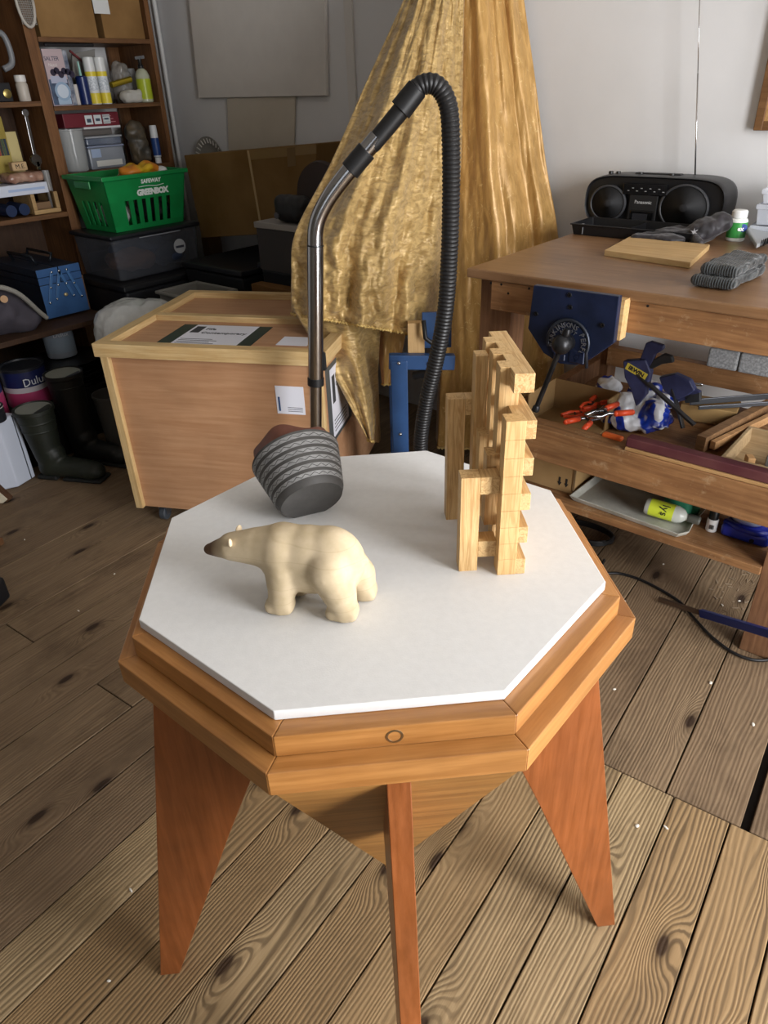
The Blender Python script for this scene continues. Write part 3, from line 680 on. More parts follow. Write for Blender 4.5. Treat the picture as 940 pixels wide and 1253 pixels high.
# ---- folded knitted hat
KNIT = None
m_, nt, b_ = nmat('ribbed_charcoal_knit'); v = coords(nt, (1, 1, 1), 0); wv = N(nt, 'ShaderNodeTexWave'); wv.inputs['Scale'].default_value = 55; wv.inputs['Distortion'].default_value = 1.2; wv.bands_direction = 'X'
nt.links.new(v, wv.inputs['Vector']); nt.links.new(ramp(nt, wv.outputs[0], [(0.2, '#1d1f20'), (0.8, '#3b3f40')]), b_.inputs['Base Color']); b_.inputs['Roughness'].default_value = .95; b_.inputs['Sheen Weight'].default_value = .3
bumpn(nt, b_, wv.outputs[0], .8, .004); KNIT = m_
ht = thing('knitted_hat', 'folded charcoal ribbed knit hat lying at the front of the workbench', 'hat', (-.03, 1.33, .89), R(-4))
for i, (z, sh) in enumerate(((.0145, 0), (.040, .012))):
    g = G(); g.box((.004 + sh * .5, 0, z), (.098 - sh, .215 - sh * 2, .0262), bev=.012, seg=4)
    bmesh.ops.subdivide_edges(g.bm, edges=g.bm.edges, cuts=3, use_grid_fill=True)
    me = blob(g, .004, 4, .5, nz(40, .004)); 
    for vv in me.vertices: vv.co.z = max(vv.co.z, .0003)
    link('fold', me, KNIT, ht, True)
# ================================================================ things in the bench tray
cb = thing('cardboard_box', 'open brown cardboard box under the vice in the bench tray', 'box', (-.42, 1.45, .39))
CARD = card('#9c7f56', '#8a6d47')
A, B = PZ(655, 522, .392), PZ(748, 520, .392)
for nm, (x0, y0, x1, y1) in dict(side=(-.53, 1.50, -.315, 1.50), side_=(-.53, 1.33, -.53, 1.50), side__=(-.315, 1.42, -.315, 1.50)).items():
    g = G(); g.bar((x0, y0, .441), (x1, y1, .441), .004, .10); g.build('panel', CARD, cb, world=True)
bb('panel', -.53, -.315, 1.33, 1.50, .3905, .394, CARD, cb, 0)
# plastic bag: blue and white
m_, nt, b_ = nmat('blue_white_bag'); v = coords(nt, (1, 1, 1), 0); nt.links.new(ramp(nt, noisef(nt, v, 7, 1, .4, 1.5), [(0.47, '#e3e6ea'), (0.49, '#1f3fae'), (0.60, '#16246e'), (0.62, '#e7eaee')]), b_.inputs['Base Color']); b_.inputs['Roughness'].default_value = .22; BAGM = m_
pb = thing('shopping_bag', 'crumpled blue and white plastic bag among the clamps in the bench tray', 'bag', (-.23, 1.5, .39))
g = G()
for px_, py_, z, r_ in ((745, 475, .455, .04), (770, 495, .45, .05), (800, 505, .445, .045), (790, 480, .45, .05), (760, 515, .42, .035), (815, 490, .445, .035)): p = PZ(px_, py_, z); g.ell(p, (r_, r_, r_ * .8))
g.ell((-.27, 1.52, .42), (.12, .09, .03))
me = blob(g, .006, 3, .5, lambda co: .012 * noise.noise(co * 28) + .006 * noise.noise(co * 70))
for vv in me.vertices: vv.co.z = max(vv.co.z, .3906); vv.co.y = max(vv.co.y, 1.30)
link('film', tolocal(me, pb), BAGM, pb, True)
# spring clamps
STEEL = plain('#b9bbbe', 0.25, 1.0); ORANGE = plain('#e2502a', 0.4)
def spring_clamp(px_, py_, z, ang, label, sc=1.0, red=False):
    p = PZ(px_, py_, z); t = thing('spring_clamp', label, 'clamp', p, R(ang), 'spring clamps in the bench tray')
    for s_ in (1, -1):
        g = G(); g.tube([V((-.055, s_ * .006, 0)) * sc, V((-.02, s_ * .020, 0)) * sc, V((.01, s_ * .010, 0)) * sc, V((.03, s_ * .022, 0)) * sc], .006 * sc, 8); g.build('jaw', ORANGE if red else STEEL, t, smooth=True)
        g = G(); g.caps(V((.03, s_ * .022, 0)) * sc, V((.075, s_ * .034, 0)) * sc, .009 * sc, .0085 * sc); g.build('grip', ORANGE, t, smooth=True)
    g = G(); g.tube([V((.012 * math.cos(k), .012 * math.sin(k), -.004 + .0006 * k)) * sc for k in [i * .5 for i in range(28)]], .0018 * sc, 6); g.build('spring', plain('#55565a', 0.3, 1.0), t, smooth=True)
spring_clamp(738, 505, .485, 62, 'steel spring clamp with orange grips beside the plastic bag', 1.0)
spring_clamp(722, 512, .455, -100, 'steel spring clamp with a worn orange grip in front of the cardboard box', .95)
spring_clamp(708, 506, .45, 55, 'orange painted spring clamp against the cardboard box', .95, True)
spring_clamp(724, 494, .46, 80, 'orange painted spring clamp lying on top of the others', .85, True)
# quick clamps
CLB = plain('#2f3354', 0.5, c2='#3d4268', vs=20); BARM = plain('#55575b', 0.35, 0.9); DARKP = plain('#2a2b2d', 0.55)
def quick_clamp(label, head, bar0, bar1, trig, jaw, txt=None):
    """head: outline in pixels on the plane y; bar: two pixel ends"""
    Y = head[0]; t = thing('bar_clamp', label, 'clamp', PY(*head[1][0], Y), 0, 'quick-release clamps in the bench tray')
    pts = [PY(*q_, Y) for q_ in head[1]]
    g = G(); g.prism(pts, (0, .026, 0)); g.build('head', CLB, t, world=True, bev=.004, seg=3)
    for nm, pl, mt in trig:
        g = G(); g.prism([PY(*q_, Y + .006) for q_ in pl], (0, .016, 0)); g.build(nm, mt, t, world=True, bev=.004, seg=3)
    g = G(); g.bar(PY(*bar0, Y + .012), PY(*bar1, Y - .02), .0065, .018, up=V((0, 1, 0))); g.build('bar', BARM, t, world=True, bev=.001)
    if txt:
        d = (PY(*txt[2], Y) - PY(*txt[1], Y)); n = V((0, -1, 0)); g = G()
        c_ = (PY(*txt[1], Y) + PY(*txt[2], Y)) / 2; dz = V((d.z * -1, 0, d.x)).normalized()
        q4 = [c_ - d * .55 - dz * .010, c_ + d * .55 - dz * .010, c_ + d * .55 + dz * .010, c_ - d * .55 + dz * .010]
        g.prism([q_ + V((0, -.0012, 0)) for q_ in q4], (0, .001, 0)); g.build('badge', plain('#d9c64a', 0.4), t, world=True)
        text(txt[0], .0165, c_ + V((0, -.0013, 0)), d, dz, plain('#1e2030', 0.5), t, bold=.0006)
quick_clamp('dark blue bar clamp with a yellow badge standing up from the bench tray', (1.40, [(762, 442), (790, 440), (796, 456), (790, 484), (778, 498), (772, 478), (764, 462)]), (770, 448), (850, 520),
            [('handle', [(782, 442), (790, 420), (796, 418), (812, 423), (812, 428), (802, 434), (796, 450)], CLB), ('trigger', [(792, 450), (800, 440), (812, 433), (822, 436), (824, 444), (810, 446), (798, 452)], DARKP)], None, ('IRWIN', (768, 448), (790, 461)))
quick_clamp('dark blue bar clamp head lying behind the upright clamp', (1.55, [(806, 462), (826, 458), (844, 466), (850, 478), (842, 484), (826, 490), (812, 478)]), (822, 470), (836, 524),
            [('handle', [(830, 478), (850, 476), (858, 480), (842, 490), (828, 492)], CLB), ('jaw', [(836, 482), (857, 480), (857, 492), (838, 494)], DARKP)], None)
def bar_thing(name, label, cat, p, q_, w, h, mat, grp=None, bev=.001):
    g = G(); c = (V(p) + V(q_)) / 2; g.bar(V(p) - c, V(q_) - c, w, h); o = g.build(name, mat, bev=bev); o.location = c; return tag(o, label, cat, grp)
bar_thing('clamp_bar', 'grey steel bar lying at the back of the bench tray', 'bar', PZ(845, 492, .474), PZ(950, 484, .474), .006, .018, BARM)
bar_thing('clamp_bar', 'thin grey steel bar resting across the tray behind the wooden offcut', 'bar', PZ(855, 499, .452), PZ(950, 493, .46), .006, .012, BARM)
bar_thing('steel_rod', 'bright cranked steel rod lying under the back rail', 'rod', PZ(835, 469, .47), PZ(860, 471, .47), .009, .009, STEEL, bev=.003)
o = bar_thing('timber_offcut', 'brown timber offcut with a pale sawn end in the bench tray', 'timber', PZ(857, 543, .416), PZ(945, 496, .424), .028, .045, wood('#7c5a3b', '#9a7650', 'X', 2, 0.6, '#5c4028', 0.3), bev=.001)
o = bar_thing('pale_batten', 'pale batten lying against the brown timber offcut', 'timber', PZ(872, 545, .416), PZ(950, 507, .424), .016, .024, wood('#b98a58', '#cfa272', 'X', 2, 0.6, '#9d7144', 0.3), bev=.001)
g = G(); p = PZ(835, 522, .42); g.box((0, 0, 0), (.16, .10, .05)); o = g.build('small_carton', card('#a58657', '#94764c'), bev=.002); o.location = (-.10, 1.70, .417); o.rotation_euler = (0, 0, R(10)); tag(o, 'flattened brown carton behind the clamps in the bench tray', 'box')
g = G(); g.lathe([(.045, 0), (.047, .006), (.03, .016), (.006, .018)], (0, 0, 0), 24); o = g.build('sanding_disc', plain('#4a4c4e', 0.6), smooth='auto'); p = PZ(808, 540, .40); o.location = (-.12, 1.32, .391); tag(o, 'dark grey rubber disc behind the maroon moulding', 'disc')
o = bar_thing('saw_handle', 'orange plastic tool handle sticking out behind the bench rail', 'tool', PZ(738, 531, .487), PZ(762, 538, .487), .02, .014, plain('#d8642a', 0.4), bev=.005)
tb2 = thing('parts_tray', 'pale wooden tray of small offcuts in the bench tray', 'tray', (.14, 1.45, .39))
opentray(.045, .225, 1.36, 1.60, .3903, .435, .006, .004, wood('#a58a63', '#bda27a', 'X', 1.5, 0.7, '#8a704c', 0.2), tb2)
for nm, c_, d_, cc in (('wood_scrap', (.10, 1.42, .412), (.02, .03, .03), '#b98f5e'), ('metal_scrap', (.16, 1.45, .415), (.05, .03, .035), '#6b6a66'), ('wood_scrap', (.15, 1.40, .405), (.06, .02, .016), '#a7885e'), ('wood_scrap', (.18, 1.52, .41), (.04, .08, .02), '#8c6a45')):
    o = G().box(c_, d_, rz=random.uniform(-.6, .6), bev=.002).build(nm, plain(cc, .6), None); tag(o, {(.10, 1.42): 'small pale wood scrap in the corner of the parts tray', (.16, 1.45): 'grey metal scrap in the parts tray', (.15, 1.40): 'flat wood scrap along the front of the parts tray', (.18, 1.52): 'brown wood scrap at the back of the parts tray'}[c_[:2]], 'scrap')
CONC = plain('#7e7f80', 0.95, c2='#a2a3a3', vs=140, bump=0.6, bs=260, spec=0.1)
for i, (x0, x1) in enumerate(((-.176, -.083), (-.080, .03))):
    o = bb('concrete_block', x0, x1, 1.838, 1.885, .5035, .565, CONC, None, .006); o.rotation_euler = (0, 0, 0)
    tag(o, ('grey concrete block on the back rail, next to the clamps', 'grey concrete block on the back rail, next to the bench leg')[i], 'block', 'concrete blocks on the back rail')
# ================================================================ things on the lower shelf
c1 = thing('arrow_carton', 'brown carton printed with two black arrows on the lower bench shelf', 'box', (-.40, 1.29, .265))
CP = card('#a2845a', '#90724a')
bb('carton', -.511, -.302, 1.215, 1.40, .2655, .372, CP, c1, .002)
for dx in (-.345, -.323):
    x = dx; g = G(); g.prism([V((x - .003, 1.2146, .312)), V((x + .003, 1.2146, .312)), V((x + .003, 1.2146, .296)), V((x + .007, 1.2146, .296)), V((x, 1.2146, .284)), V((x - .007, 1.2146, .296)), V((x - .003, 1.2146, .296))], (0, -.0006, 0)); g.build('printed_arrow', plain('#1c1915', 0.8), c1, world=True)
bb('flap_edge', -.303, -.297, 1.213, 1.217, .266, .372, plain('#6c5536', 0.8), c1, 0)
wt = thing('paint_tray', 'shallow dirty white tray on the lower bench shelf', 'tray', (-.13, 1.3, .265))
wc = [PZ(*q_, .276) for q_ in ((688, 606), (835, 659), (852, 640), (790, 575), (735, 556))]
wc = [PZ(696, 610, .272), PZ(830, 658, .272), PZ(843, 655, .272), PZ(848, 645, .272), V((.04, 1.42, .272)), V((-.02, 1.50, .272)), V((-.25, 1.50, .272)), V((-.285, 1.43, .272)), V((-.293, 1.25, .272))]
cm = sum(wc, V()) / len(wc)
g = G(); g.loft([[p.lerp(cm, .06) + V((0, 0, -.0066)) for p in wc], [p + V((0, 0, .010)) for p in wc], [p.lerp(cm, .02) + V((0, 0, .011)) for p in wc], [p.lerp(cm, .09) + V((0, 0, -.004)) for p in wc]])
g.build('shell', plain('#9d9c92', 0.4, c2='#c9c9c0', vs=9), wt, world=True, bev=.002)
# lime spray bottle on its side
sb = thing('lime_bottle', 'clear bottle with a lime green label lying in the white tray', 'bottle', (-.03, 1.22, .275))
p0, p1 = V((-.090, 1.222, .302)), V((.012, 1.235, .296)); dv = (p1 - p0).normalized(); qm = V((0, 0, 1)).rotation_difference(dv).to_matrix()
g = G(); g.lathe([(.012, 0), (.021, .003), (.0235, .010), (.0235, .088), (.018, .102), (.010, .110), (.010, .116)], p0, 24, qm); g.build('bottle', plain('#cfd2cb', 0.2, alpha=.7), sb, smooth='auto', world=True)
g = G(); g.lathe([(.0238, .014), (.0238, .078)], p0, 24, qm); g.build('label', plain('#c4d23a', 0.4), sb, smooth='auto', world=True)
g = G(); g.lathe([(.011, .114), (.012, .116), (.012, .142), (.009, .146)], p0, 18, qm); g.build('cap', plain('#55564f', 0.4), sb, smooth='auto', world=True)
fdv = (CAM - p0); fdv -= dv * fdv.dot(dv); fdv.normalize()
text('lys', .030, p0 + dv * .056 + fdv * .0242, dv.cross(fdv) * 1.0, dv, plain('#23281c', 0.5), sb)
g = G(); g.lathe([(.03, 0), (.042, .004), (.042, .048), (.036, .052)], (0, 0, 0), 24); o = thing('teal_tub', 'grey-green glass tub with a white sticker at the back of the paint tray', 'tub', (PZ(768, 592, .2685).x, PZ(768, 592, .2685).y + .03, .2685)); g.build('tub', plain('#51605c', 0.25, alpha=.8), o, smooth='auto')
G().box((.018, -.040, .03), (.035, .003, .012), rz=R(20)).build('sticker', plain('#c9ccc8', .5), o)
tp = thing('tape_roll', 'roll of green tape lying on the lower bench shelf', 'tape', (PZ(828, 628, .2685).x, PZ(828, 628, .2685).y + .035, .2685))
g = G(); g.lathe([(.040, 0), (.048, 0), (.048, .045), (.040, .045)], (0, 0, .0007), 32); g.bm.faces.ensure_lookup_table()
bmesh.ops.delete(g.bm, geom=[f for f in g.bm.faces if len(f.verts) > 4], context='FACES'); g.build('tape', plain('#2f7a5c', 0.4), tp, smooth='auto', recalc=True)
g = G(); g.lathe([(.0375, 0), (.040, 0), (.040, .046), (.0375, .046)], (0, 0, .0007), 32); bmesh.ops.delete(g.bm, geom=[f for f in g.bm.faces if len(f.verts) > 4], context='FACES'); g.build('core', plain('#d7d8d2', 0.6), tp, smooth='auto')
o = bb('offcut_block', -.085, -.035, 1.52, 1.57, .2655, .345, wood('#b5854f', '#c99a64', 'Z', 2, .6), None); tag(o, 'upright pale wooden block behind the lime bottle', 'block')
sm = thing('glue_bottle', 'small white bottle with a black cap on the lower bench shelf', 'bottle', (.080, 1.262, .265))
g = G(); g.lathe([(.0135, 0), (.0145, .002), (.0145, .034), (.012, .037)], (0, 0, .0003), 20); g.build('bottle', plain('#e3e3e2', 0.35), sm, smooth='auto')
g = G(); g.lathe([(.0125, .0365), (.0125, .060), (.0105, .063)], (0, 0, 0), 20); g.build('cap', plain('#141414', 0.4), sm, smooth='auto')
g = G()
for i in range(7): g.box((.002 + .002 * i * .9 - .004, -.0150, .017), (.0010, .0006, .013))
g.build('barcode', plain('#2a2a2a', .6), sm, world=False)
bs_ = thing('blue_sander', 'bright blue and white hand sander on the lower bench shelf', 'sander', (.17, 1.30, .265))
g = G(); g.box((.165, 1.30, .285), (.12, .11, .036), bev=.012, seg=3); g.build('base', plain('#2433a4', 0.35), bs_, world=True, smooth='auto')
g = G(); g.ell((.155, 1.305, .315), (.045, .045, .022)); g.build('cover', plain('#b9bfd0', 0.3), bs_, world=True, smooth=True)
g = G(); g.tube([V((.11, 1.27, .300)), V((.15, 1.245, .306)), V((.19, 1.245, .304)), V((.222, 1.27, .298))], .009, 10); g.build('bumper', plain('#1b2a98', 0.35), bs_, world=True, smooth=True)
G().cyl((.185, 1.243, .280), (.185, 1.2435 + .003, .280), .006, n=14).build('knob', plain('#101018', .4), bs_, world=True)
# ---- picture frame on the wall
pf = thing('pin_board', 'wood-framed cork board hanging on the wall above the bench', 'pin board', (-.05, 2.01, 1.17))
FR = wood('#6b4a2c', '#84603c', 'X', 2, .5)
xl, zb_ = -.222, 1.168
bb('cork', xl + .02, .38, 1.998, 2.012, zb_ + .02, 1.95, plain('#b48e5c', .9, c2='#9c7647', vs=200), pf, 0)
bb('frame_rail', xl, .40, 1.994, 2.018, zb_, zb_ + .024, FR, pf); bb('frame_rail', xl, .40, 1.994, 2.018, 1.94, 1.964, FR, pf)
bb('frame_stile', xl, xl + .024, 1.993, 2.0185, zb_, 1.964, FR, pf); bb('frame_stile', .376, .40, 1.993, 2.0185, zb_, 1.964, FR, pf)
# ================================================================ on the floor by the bench
cbp = [PZ(*q_, .006) for q_ in ((735, 700), (760, 702), (790, 712), (830, 735), (850, 757), (872, 780), (900, 800), (930, 808), (960, 800), (1000, 770))]
g = G(); g.tube(smoothpath([V((-.22, 1.33, .006))] + cbp, 6), .0042, 8); o = g.build('power_cable', plain('#101011', 0.5), smooth=True); tag(o, 'black power cable curving across the floor past the bench leg', 'cable')
g = G(); pts = [V((-.33 + (.085 + .004 * math.sin(3 * t)) * math.cos(t), 1.43 + (.06 + .006 * math.cos(2 * t)) * math.sin(t), .006 + .0042 * (t / 6.28))) for t in [i * .25 for i in range(100)]]
g.tube(pts, .0045, 8); o = g.build('cable_coil', plain('#0e0e0f', 0.55), smooth=True); tag(o, 'coiled black cable on the floor under the bench', 'cable')
sc_ = thing('sash_clamp', 'sash clamp with a blue bar lying on the floor by the bench leg', 'clamp', PZ(858, 750, .03))
q0, q1, q2 = PZ(806, 733, .012), PZ(858, 750, .028), PZ(990, 789, .11)
q2 = V((.40, 1.06, .04)); q1 = PZ(858, 750, .020); q0 = PZ(806, 733, .012)
g = G(); g.bar(q0, q1, .009, .012); g.build('screw', plain('#5c4a3c', 0.4, 0.7), sc_, world=True)
g = G(); g.bar(q1, q1 + (PY(945, 776, 1.10) - q1) * 1.5, .014, .022); g.build('bar', plain('#22337a', 0.4), sc_, world=True, bev=.002)
g = G()
for i in range(34):
    s_ = V((random.uniform(.09, .22), random.uniform(1.30, 1.55), .0008)); g.box(s_, (random.uniform(.003, .02), random.uniform(.001, .004), .0012), rz=random.uniform(0, 3))
o = g.build('wood_shavings', plain('#8f7d66', .9)); tag(o, 'scatter of pale shavings on the floor under the bench', 'shavings'); o['kind'] = 'stuff'
# ================================================================ art crate
CPANEL = wood('#b48560', '#c69a74', 'X', 0.8, 0.5, '#a67650', 0.25, 0.03, 3.0, 0.2, 0.4)
CBAT = wood('#c2a06c', '#d8bd8c', 'X', 2.0, 0.55, '#b0874c', 0.35, 0.03, 4.0, 0.1, 0.35)
CBATY = wood('#c2a06c', '#d8bd8c', 'Y', 2.0, 0.55, '#b0874c', 0.35, 0.03, 4.0, 0.1, 0.35)
CBATZ = wood('#c2a06c', '#d8bd8c', 'Z', 2.0, 0.55, '#b0874c', 0.35, 0.03, 4.0, 0.1, 0.35)
CY = R(27.4); CW, CD, CB, CT = .725, .66, .075, .662
crate = thing('art_crate', 'plywood art transport crate with pine battens on castors beside the shelves', 'crate', (-1.612, .556, 0), CY)
def cb_(name, x0, x1, y0, y1, z0, z1, mat, bev=.0015, par=None):
    return G().box(((x0 + x1) / 2, (y0 + y1) / 2, (z0 + z1) / 2), (x1 - x0, y1 - y0, z1 - z0)).build(name, mat, par or crate, bev=bev)
cb_('body_panel', .012, CW - .012, .012, CD - .012, CB, CT - .045, CPANEL)
cb_('lid_panel', .02, CW - .02, .02, CD - .02, CT - .045, CT - .020, CPANEL)
for x0 in (.004, CW - .030): cb_('corner_batten', x0, x0 + .026, -.006, .014, CB, CT - .042, CBATZ)
for y0 in (.0, CD - .03): 
    cb_('corner_batten', CW - .014, CW + .004, y0 + .012, y0 + .04, CB, CT - .042, CBATZ) if y0 else None
cb_('corner_batten', -.002, .014, CD - .04, CD - .012, CB, CT - .042, CBATZ)
cb_('lid_batten', -.012, CW + .012, -.010, .028, CT - .042, CT, CBAT); cb_('lid_batten', -.012, CW + .012, CD - .028, CD + .010, CT - .042, CT, CBAT)
cb_('lid_batten', -.012, .028, .0282, CD - .0282, CT - .0425, CT - .0005, CBATY); cb_('lid_batten', CW - .028, CW + .012, .0282, CD - .0282, CT - .0425, CT - .0005, CBATY)
cb_('lid_batten', .0282, CW - .0282, .325, .358, CT - .022, CT - .001, CBAT)
RUB = plain('#2c2f33', 0.6); ZINC = plain('#8d9096', 0.35, 0.9)
for x in (.07, CW - .07):
    for y in (.06, CD - .06):
        w = G(); w.cyl((x - .011, y, .026), (x + .011, y, .026), .026, n=22); w = w.build('castor_wheel', plain('#3d4248', 0.5), crate, smooth='auto', bev=.003)
        g = G(); g.box((x, y, .0725), (.05, .05, .005)); g.box((x - .014, y + .004, .048), (.003, .03, .046)); g.box((x + .014, y + .004, .048), (.003, .03, .046)); g.cyl((x - .016, y, .026), (x + .016, y, .026), .007, n=12); g.build('castor_fork', ZINC, w)
PAPER = plain('#dcdde6', 0.6); GREENB = plain('#26332a', 0.5); INK = plain('#3a3c40', 0.7); GREYB = plain('#4b4f50', 0.5)
lz = CT - .0198
la = crate.matrix_world
def cw(x, y, z): return mw(crate) @ V((x, y, z))
exw = (cw(1, 0, 0) - cw(0, 0, 0)); eyw = (cw(0, 1, 0) - cw(0, 0, 0)); ezw = V((0, 0, 1))
s_ = cb_('sign_border', .155, .470, .062, .285, lz, lz + .0012, GREENB, 0); pp_ = cb_('sign_paper', .205, .425, .066, .281, lz + .001, lz + .002, PAPER, 0, s_)
text('Fife', .026, cw(.256, .235, lz + .002), exw, eyw, INK, crate, align='LEFT', bold=.0004); text('Contemporary', .026, cw(.256, .195, lz + .002), exw, eyw, INK, crate, align='LEFT', bold=.0004)
for i in range(4): cb_('print_line', .215, .345 - .02 * (i % 2), .085 + .014 * i, .089 + .014 * i, lz + .002, lz + .0024, INK, 0, pp_ if False else s_)
cb_('emblem', .214, .246, .195, .262, lz + .002, lz + .0024, INK, 0)
cb_('paper_slip', .545, .645, .105, .19, lz, lz + .001, PAPER, 0)
fl = cb_('paper_label', .565, .655, .0108, .0120, CT - .205, CT - .115, PAPER, 0)
for i in range(3): cb_('print_line', .600, .648, .0102, .0109, CT - .196 + .006 * i, CT - .1945 + .006 * i, INK, 0, fl)
cb_('print_mark', .571, .577, .0102, .0109, CT - .196, CT - .150, plain('#39527a', .6), 0, fl)
sd = cb_('sign_border', CW - .0122, CW - .0105, .055, .315, CT - .33, CT - .075, GREYB, 0); cb_('sign_paper', CW - .0108, CW - .0095, .095, .275, CT - .315, CT - .09, PAPER, 0, sd)
text('Fife', .021, cw(CW - .0093, .145, CT - .125), eyw, ezw, INK, crate, align='LEFT'); text('Contemporary', .021, cw(CW - .0093, .145, CT - .153), eyw, ezw, INK, crate, align='LEFT', spacing=.9)
cb_('emblem', CW - .0098, CW - .0090, .108, .138, CT - .205, CT - .115, INK, 0)
for i in range(4): cb_('print_line', CW - .0098, CW - .0090, .11, .25, CT - .30 + .012 * i, CT - .297 + .012 * i, INK, 0)
# ================================================================ vacuum wand and hose
vac = thing('vacuum_wand', 'steel vacuum cleaner wand with a black ribbed hose standing behind the table', 'vacuum cleaner', (-.866, .77, 0))
HV = 1.85
CHROME = plain('#a9a9ab', 0.18, 1.0); VBLACK = plain('#141415', 0.45); HOSE = plain('#1a1a1b', 0.42)
def vp(px_, py_, h=HV): return PH_(px_, py_, h)
pT, pJ = vp(386, 300), vp(386.5, 466); wd = (pJ - pT).normalized(); pF = pJ + wd * ((.075 - pJ.z) / wd.z)
vac.location = (pF.x, pF.y, 0)
G().cyl(pF, pJ, .0162, n=28).build('lower_tube', CHROME, vac, smooth='auto', world=True)
G().cyl(pJ, pT, .0205, n=32).build('upper_tube', CHROME, vac, smooth='auto', world=True)
G().cyl(pT + wd * .002, pT - wd * .001, .0209, n=28).build('joint_ring', VBLACK, vac, world=True)
vx, vy = pF.x, pF.y
path = smoothpath([pT, vp(386.5, 282), vp(391, 264), vp(402, 243), vp(418, 221), vp(437, 198), vp(462, 168)], 8)
g = G(); g.tube(path, .0198, 28); g.build('bent_tube', CHROME, vac, smooth='auto', world=True)
def along(p, q_, r0, r1, nm, mat, par=vac): G().cyl(p, q_, r0, r1, 24).build(nm, mat, par, smooth='auto', world=True, bev=.0015)
along(vp(428, 209), vp(449, 184), .0240, .0240, 'collar', VBLACK)
g = G(); g.caps(vp(457, 176), vp(495, 130), .0195, .0205, 20); g.build('grip', VBLACK, vac, smooth='auto', world=True)
along(vp(490, 135), vp(511, 108), .0262, .0245, 'swivel_collar', VBLACK)
along(pJ + wd * .012, pJ - wd * .010, .0225, .0225, 'clip_collar', VBLACK)
G().box(pJ - wd * .055 + CR * .020, (.016, .016, .05), rz=R(40), bev=.004).build('slide_button', VBLACK, vac, world=True)
hp = smoothpath([vp(506, 113), vp(517, 104), vp(531, 103), vp(543, 115), vp(550, 138), vp(552, 180), vp(552, 240), vp(550, 310), vp(545, 380), vp(534, 440, 1.87), vp(522, 490, 1.9), vp(515, 540, 1.93), vp(514, 600, 1.97), V((-.80, .98, .10)), V((-.86, .93, .025)), V((-.80, .70, .022))], 26)
ev = [hp[0]]; acc = 0.0
for p, q_ in zip(hp, hp[1:]):
    L = (q_ - p).length; d0 = 0.0
    while acc + (L - d0) >= .0024:
        d0 += .0024 - acc; acc = 0.0; ev.append(p.lerp(q_, d0 / L))
    acc += L - d0
g = G(); g.tube(ev, [.0212 + .0011 * math.sin(2 * math.pi * i / 4 + .4) for i in range(len(ev))], 16); g.build('ribbed_hose', HOSE, vac, smooth='auto', world=True, ang=25)
g = G(); g.box((vx, vy, .032), (.24, .085, .04), rz=R(40), bev=.012, seg=3); g.cyl((vx, vy, .04), pF - wd * .02, .02, .0175); g.build('floor_head', VBLACK, vac, world=True, smooth='auto')
# ================================================================ gold drapery
def goldmat(nm, c1, c2, sx, bump, emb):
    m, nt, b = nmat(nm); v = coords(nt, sx, 0)
    n1 = noisef(nt, v, 30, 4, .6, .8); out = ramp(nt, n1, [(0.35, c1), (0.65, c2)])
    if emb:
        v2 = coords(nt, (1, 1, 1), 0); e = ramp(nt, noisef(nt, v2, 34, 5, .75, 2.0), [(0.61, (0, 0, 0, 1)), (0.65, (.75,) * 3 + (1,))]); out = mixc(nt, e, out, '#dcbf83')
    nt.links.new(out, b.inputs['Base Color']); b.inputs['Roughness'].default_value = .36; b.inputs['Metallic'].default_value = .15
    b.inputs['Sheen Weight'].default_value = .25; b.inputs['Anisotropic'].default_value = .4
    bumpn(nt, b, n1, bump, .006); return m
GOLDL = goldmat('crinkled_gold_cloth', '#967842', '#c6a76c', (1, 1, 2.6), .8, False)
GOLDR = goldmat('satin_gold_cloth', '#a47c3e', '#c29858', (1.6, 1.6, .35), .3, True)
drape = thing('gold_drapery', 'tall gold satin drapery with a frayed hem behind the vacuum wand', 'drapery', PZ(560, 552, 0))
def lerp(a_, b_, t): return a_ + (b_ - a_) * t
def rowat(rows, t):
    f = t * (len(rows) - 1); i = min(int(f), len(rows) - 2); u = f - i
    def cr(k):
        a_, b_, c_, d_ = rows[max(i - 1, 0)][k], rows[i][k], rows[i + 1][k], rows[min(i + 2, len(rows) - 1)][k]
        return .5 * (2 * b_ + (c_ - a_) * u + (2 * a_ - 5 * b_ + 4 * c_ - d_) * u * u + (3 * b_ - a_ - 3 * c_ + d_) * u ** 3)
    return [cr(k) for k in range(len(rows[0]))]
def cloth(name, rows, nu, nv, fold, mat, wrap=0.10, hem=True, clampx=None):
    """rows: (xl, yl, xr, yr, h_left, h_mid, h_right) where h is the horizontal distance"""
    g = G(); grid = []
    for j in range(nv + 1):
        t = j / nv; xl, yl, xr, yr, hl, hm, hr = rowat(rows, t); line = []
        for i in range(-4, nu + 5):
            s_ = min(max(i / nu, 0), 1)
            h = hl * (1 - s_) * (1 - 2 * s_) + 4 * hm * s_ * (1 - s_) + hr * s_ * (2 * s_ - 1)
            h -= fold(s_, t)
            ext = max(0, -i, i - nu)
            p = PH_(lerp(xl, xr, s_), lerp(yl, yr, s_), h)
            if ext: p = p + HF * (wrap * ext / 4) 
            if p.y > WALL_B - .012: p.y = WALL_B - .012
            p.z = max(p.z, .004)
            line.append(p)
        grid.append(line)
    g.loft(grid, closed=False)
    o = g.build(name, mat, drape, smooth=True, world=True, recalc=False)
    md = o.modifiers.new('thickness', 'SOLIDIFY'); md.thickness = .003; md.offset = 0
    if hem:
        h_ = G(); pts = [p + HF * -.002 for p in grid[-1][3:-3]]
        h_.tube([p + V((0, 0, .003 * math.sin(i * 2.7))) for i, p in enumerate(pts)], [.0035 + .0015 * math.sin(i * 1.9) for i in range(len(pts))], 6)
        h_.build('frayed_hem', plain('#c9ab68', 0.6, bump=.5, bs=200), o, smooth=True, world=True)
    return o
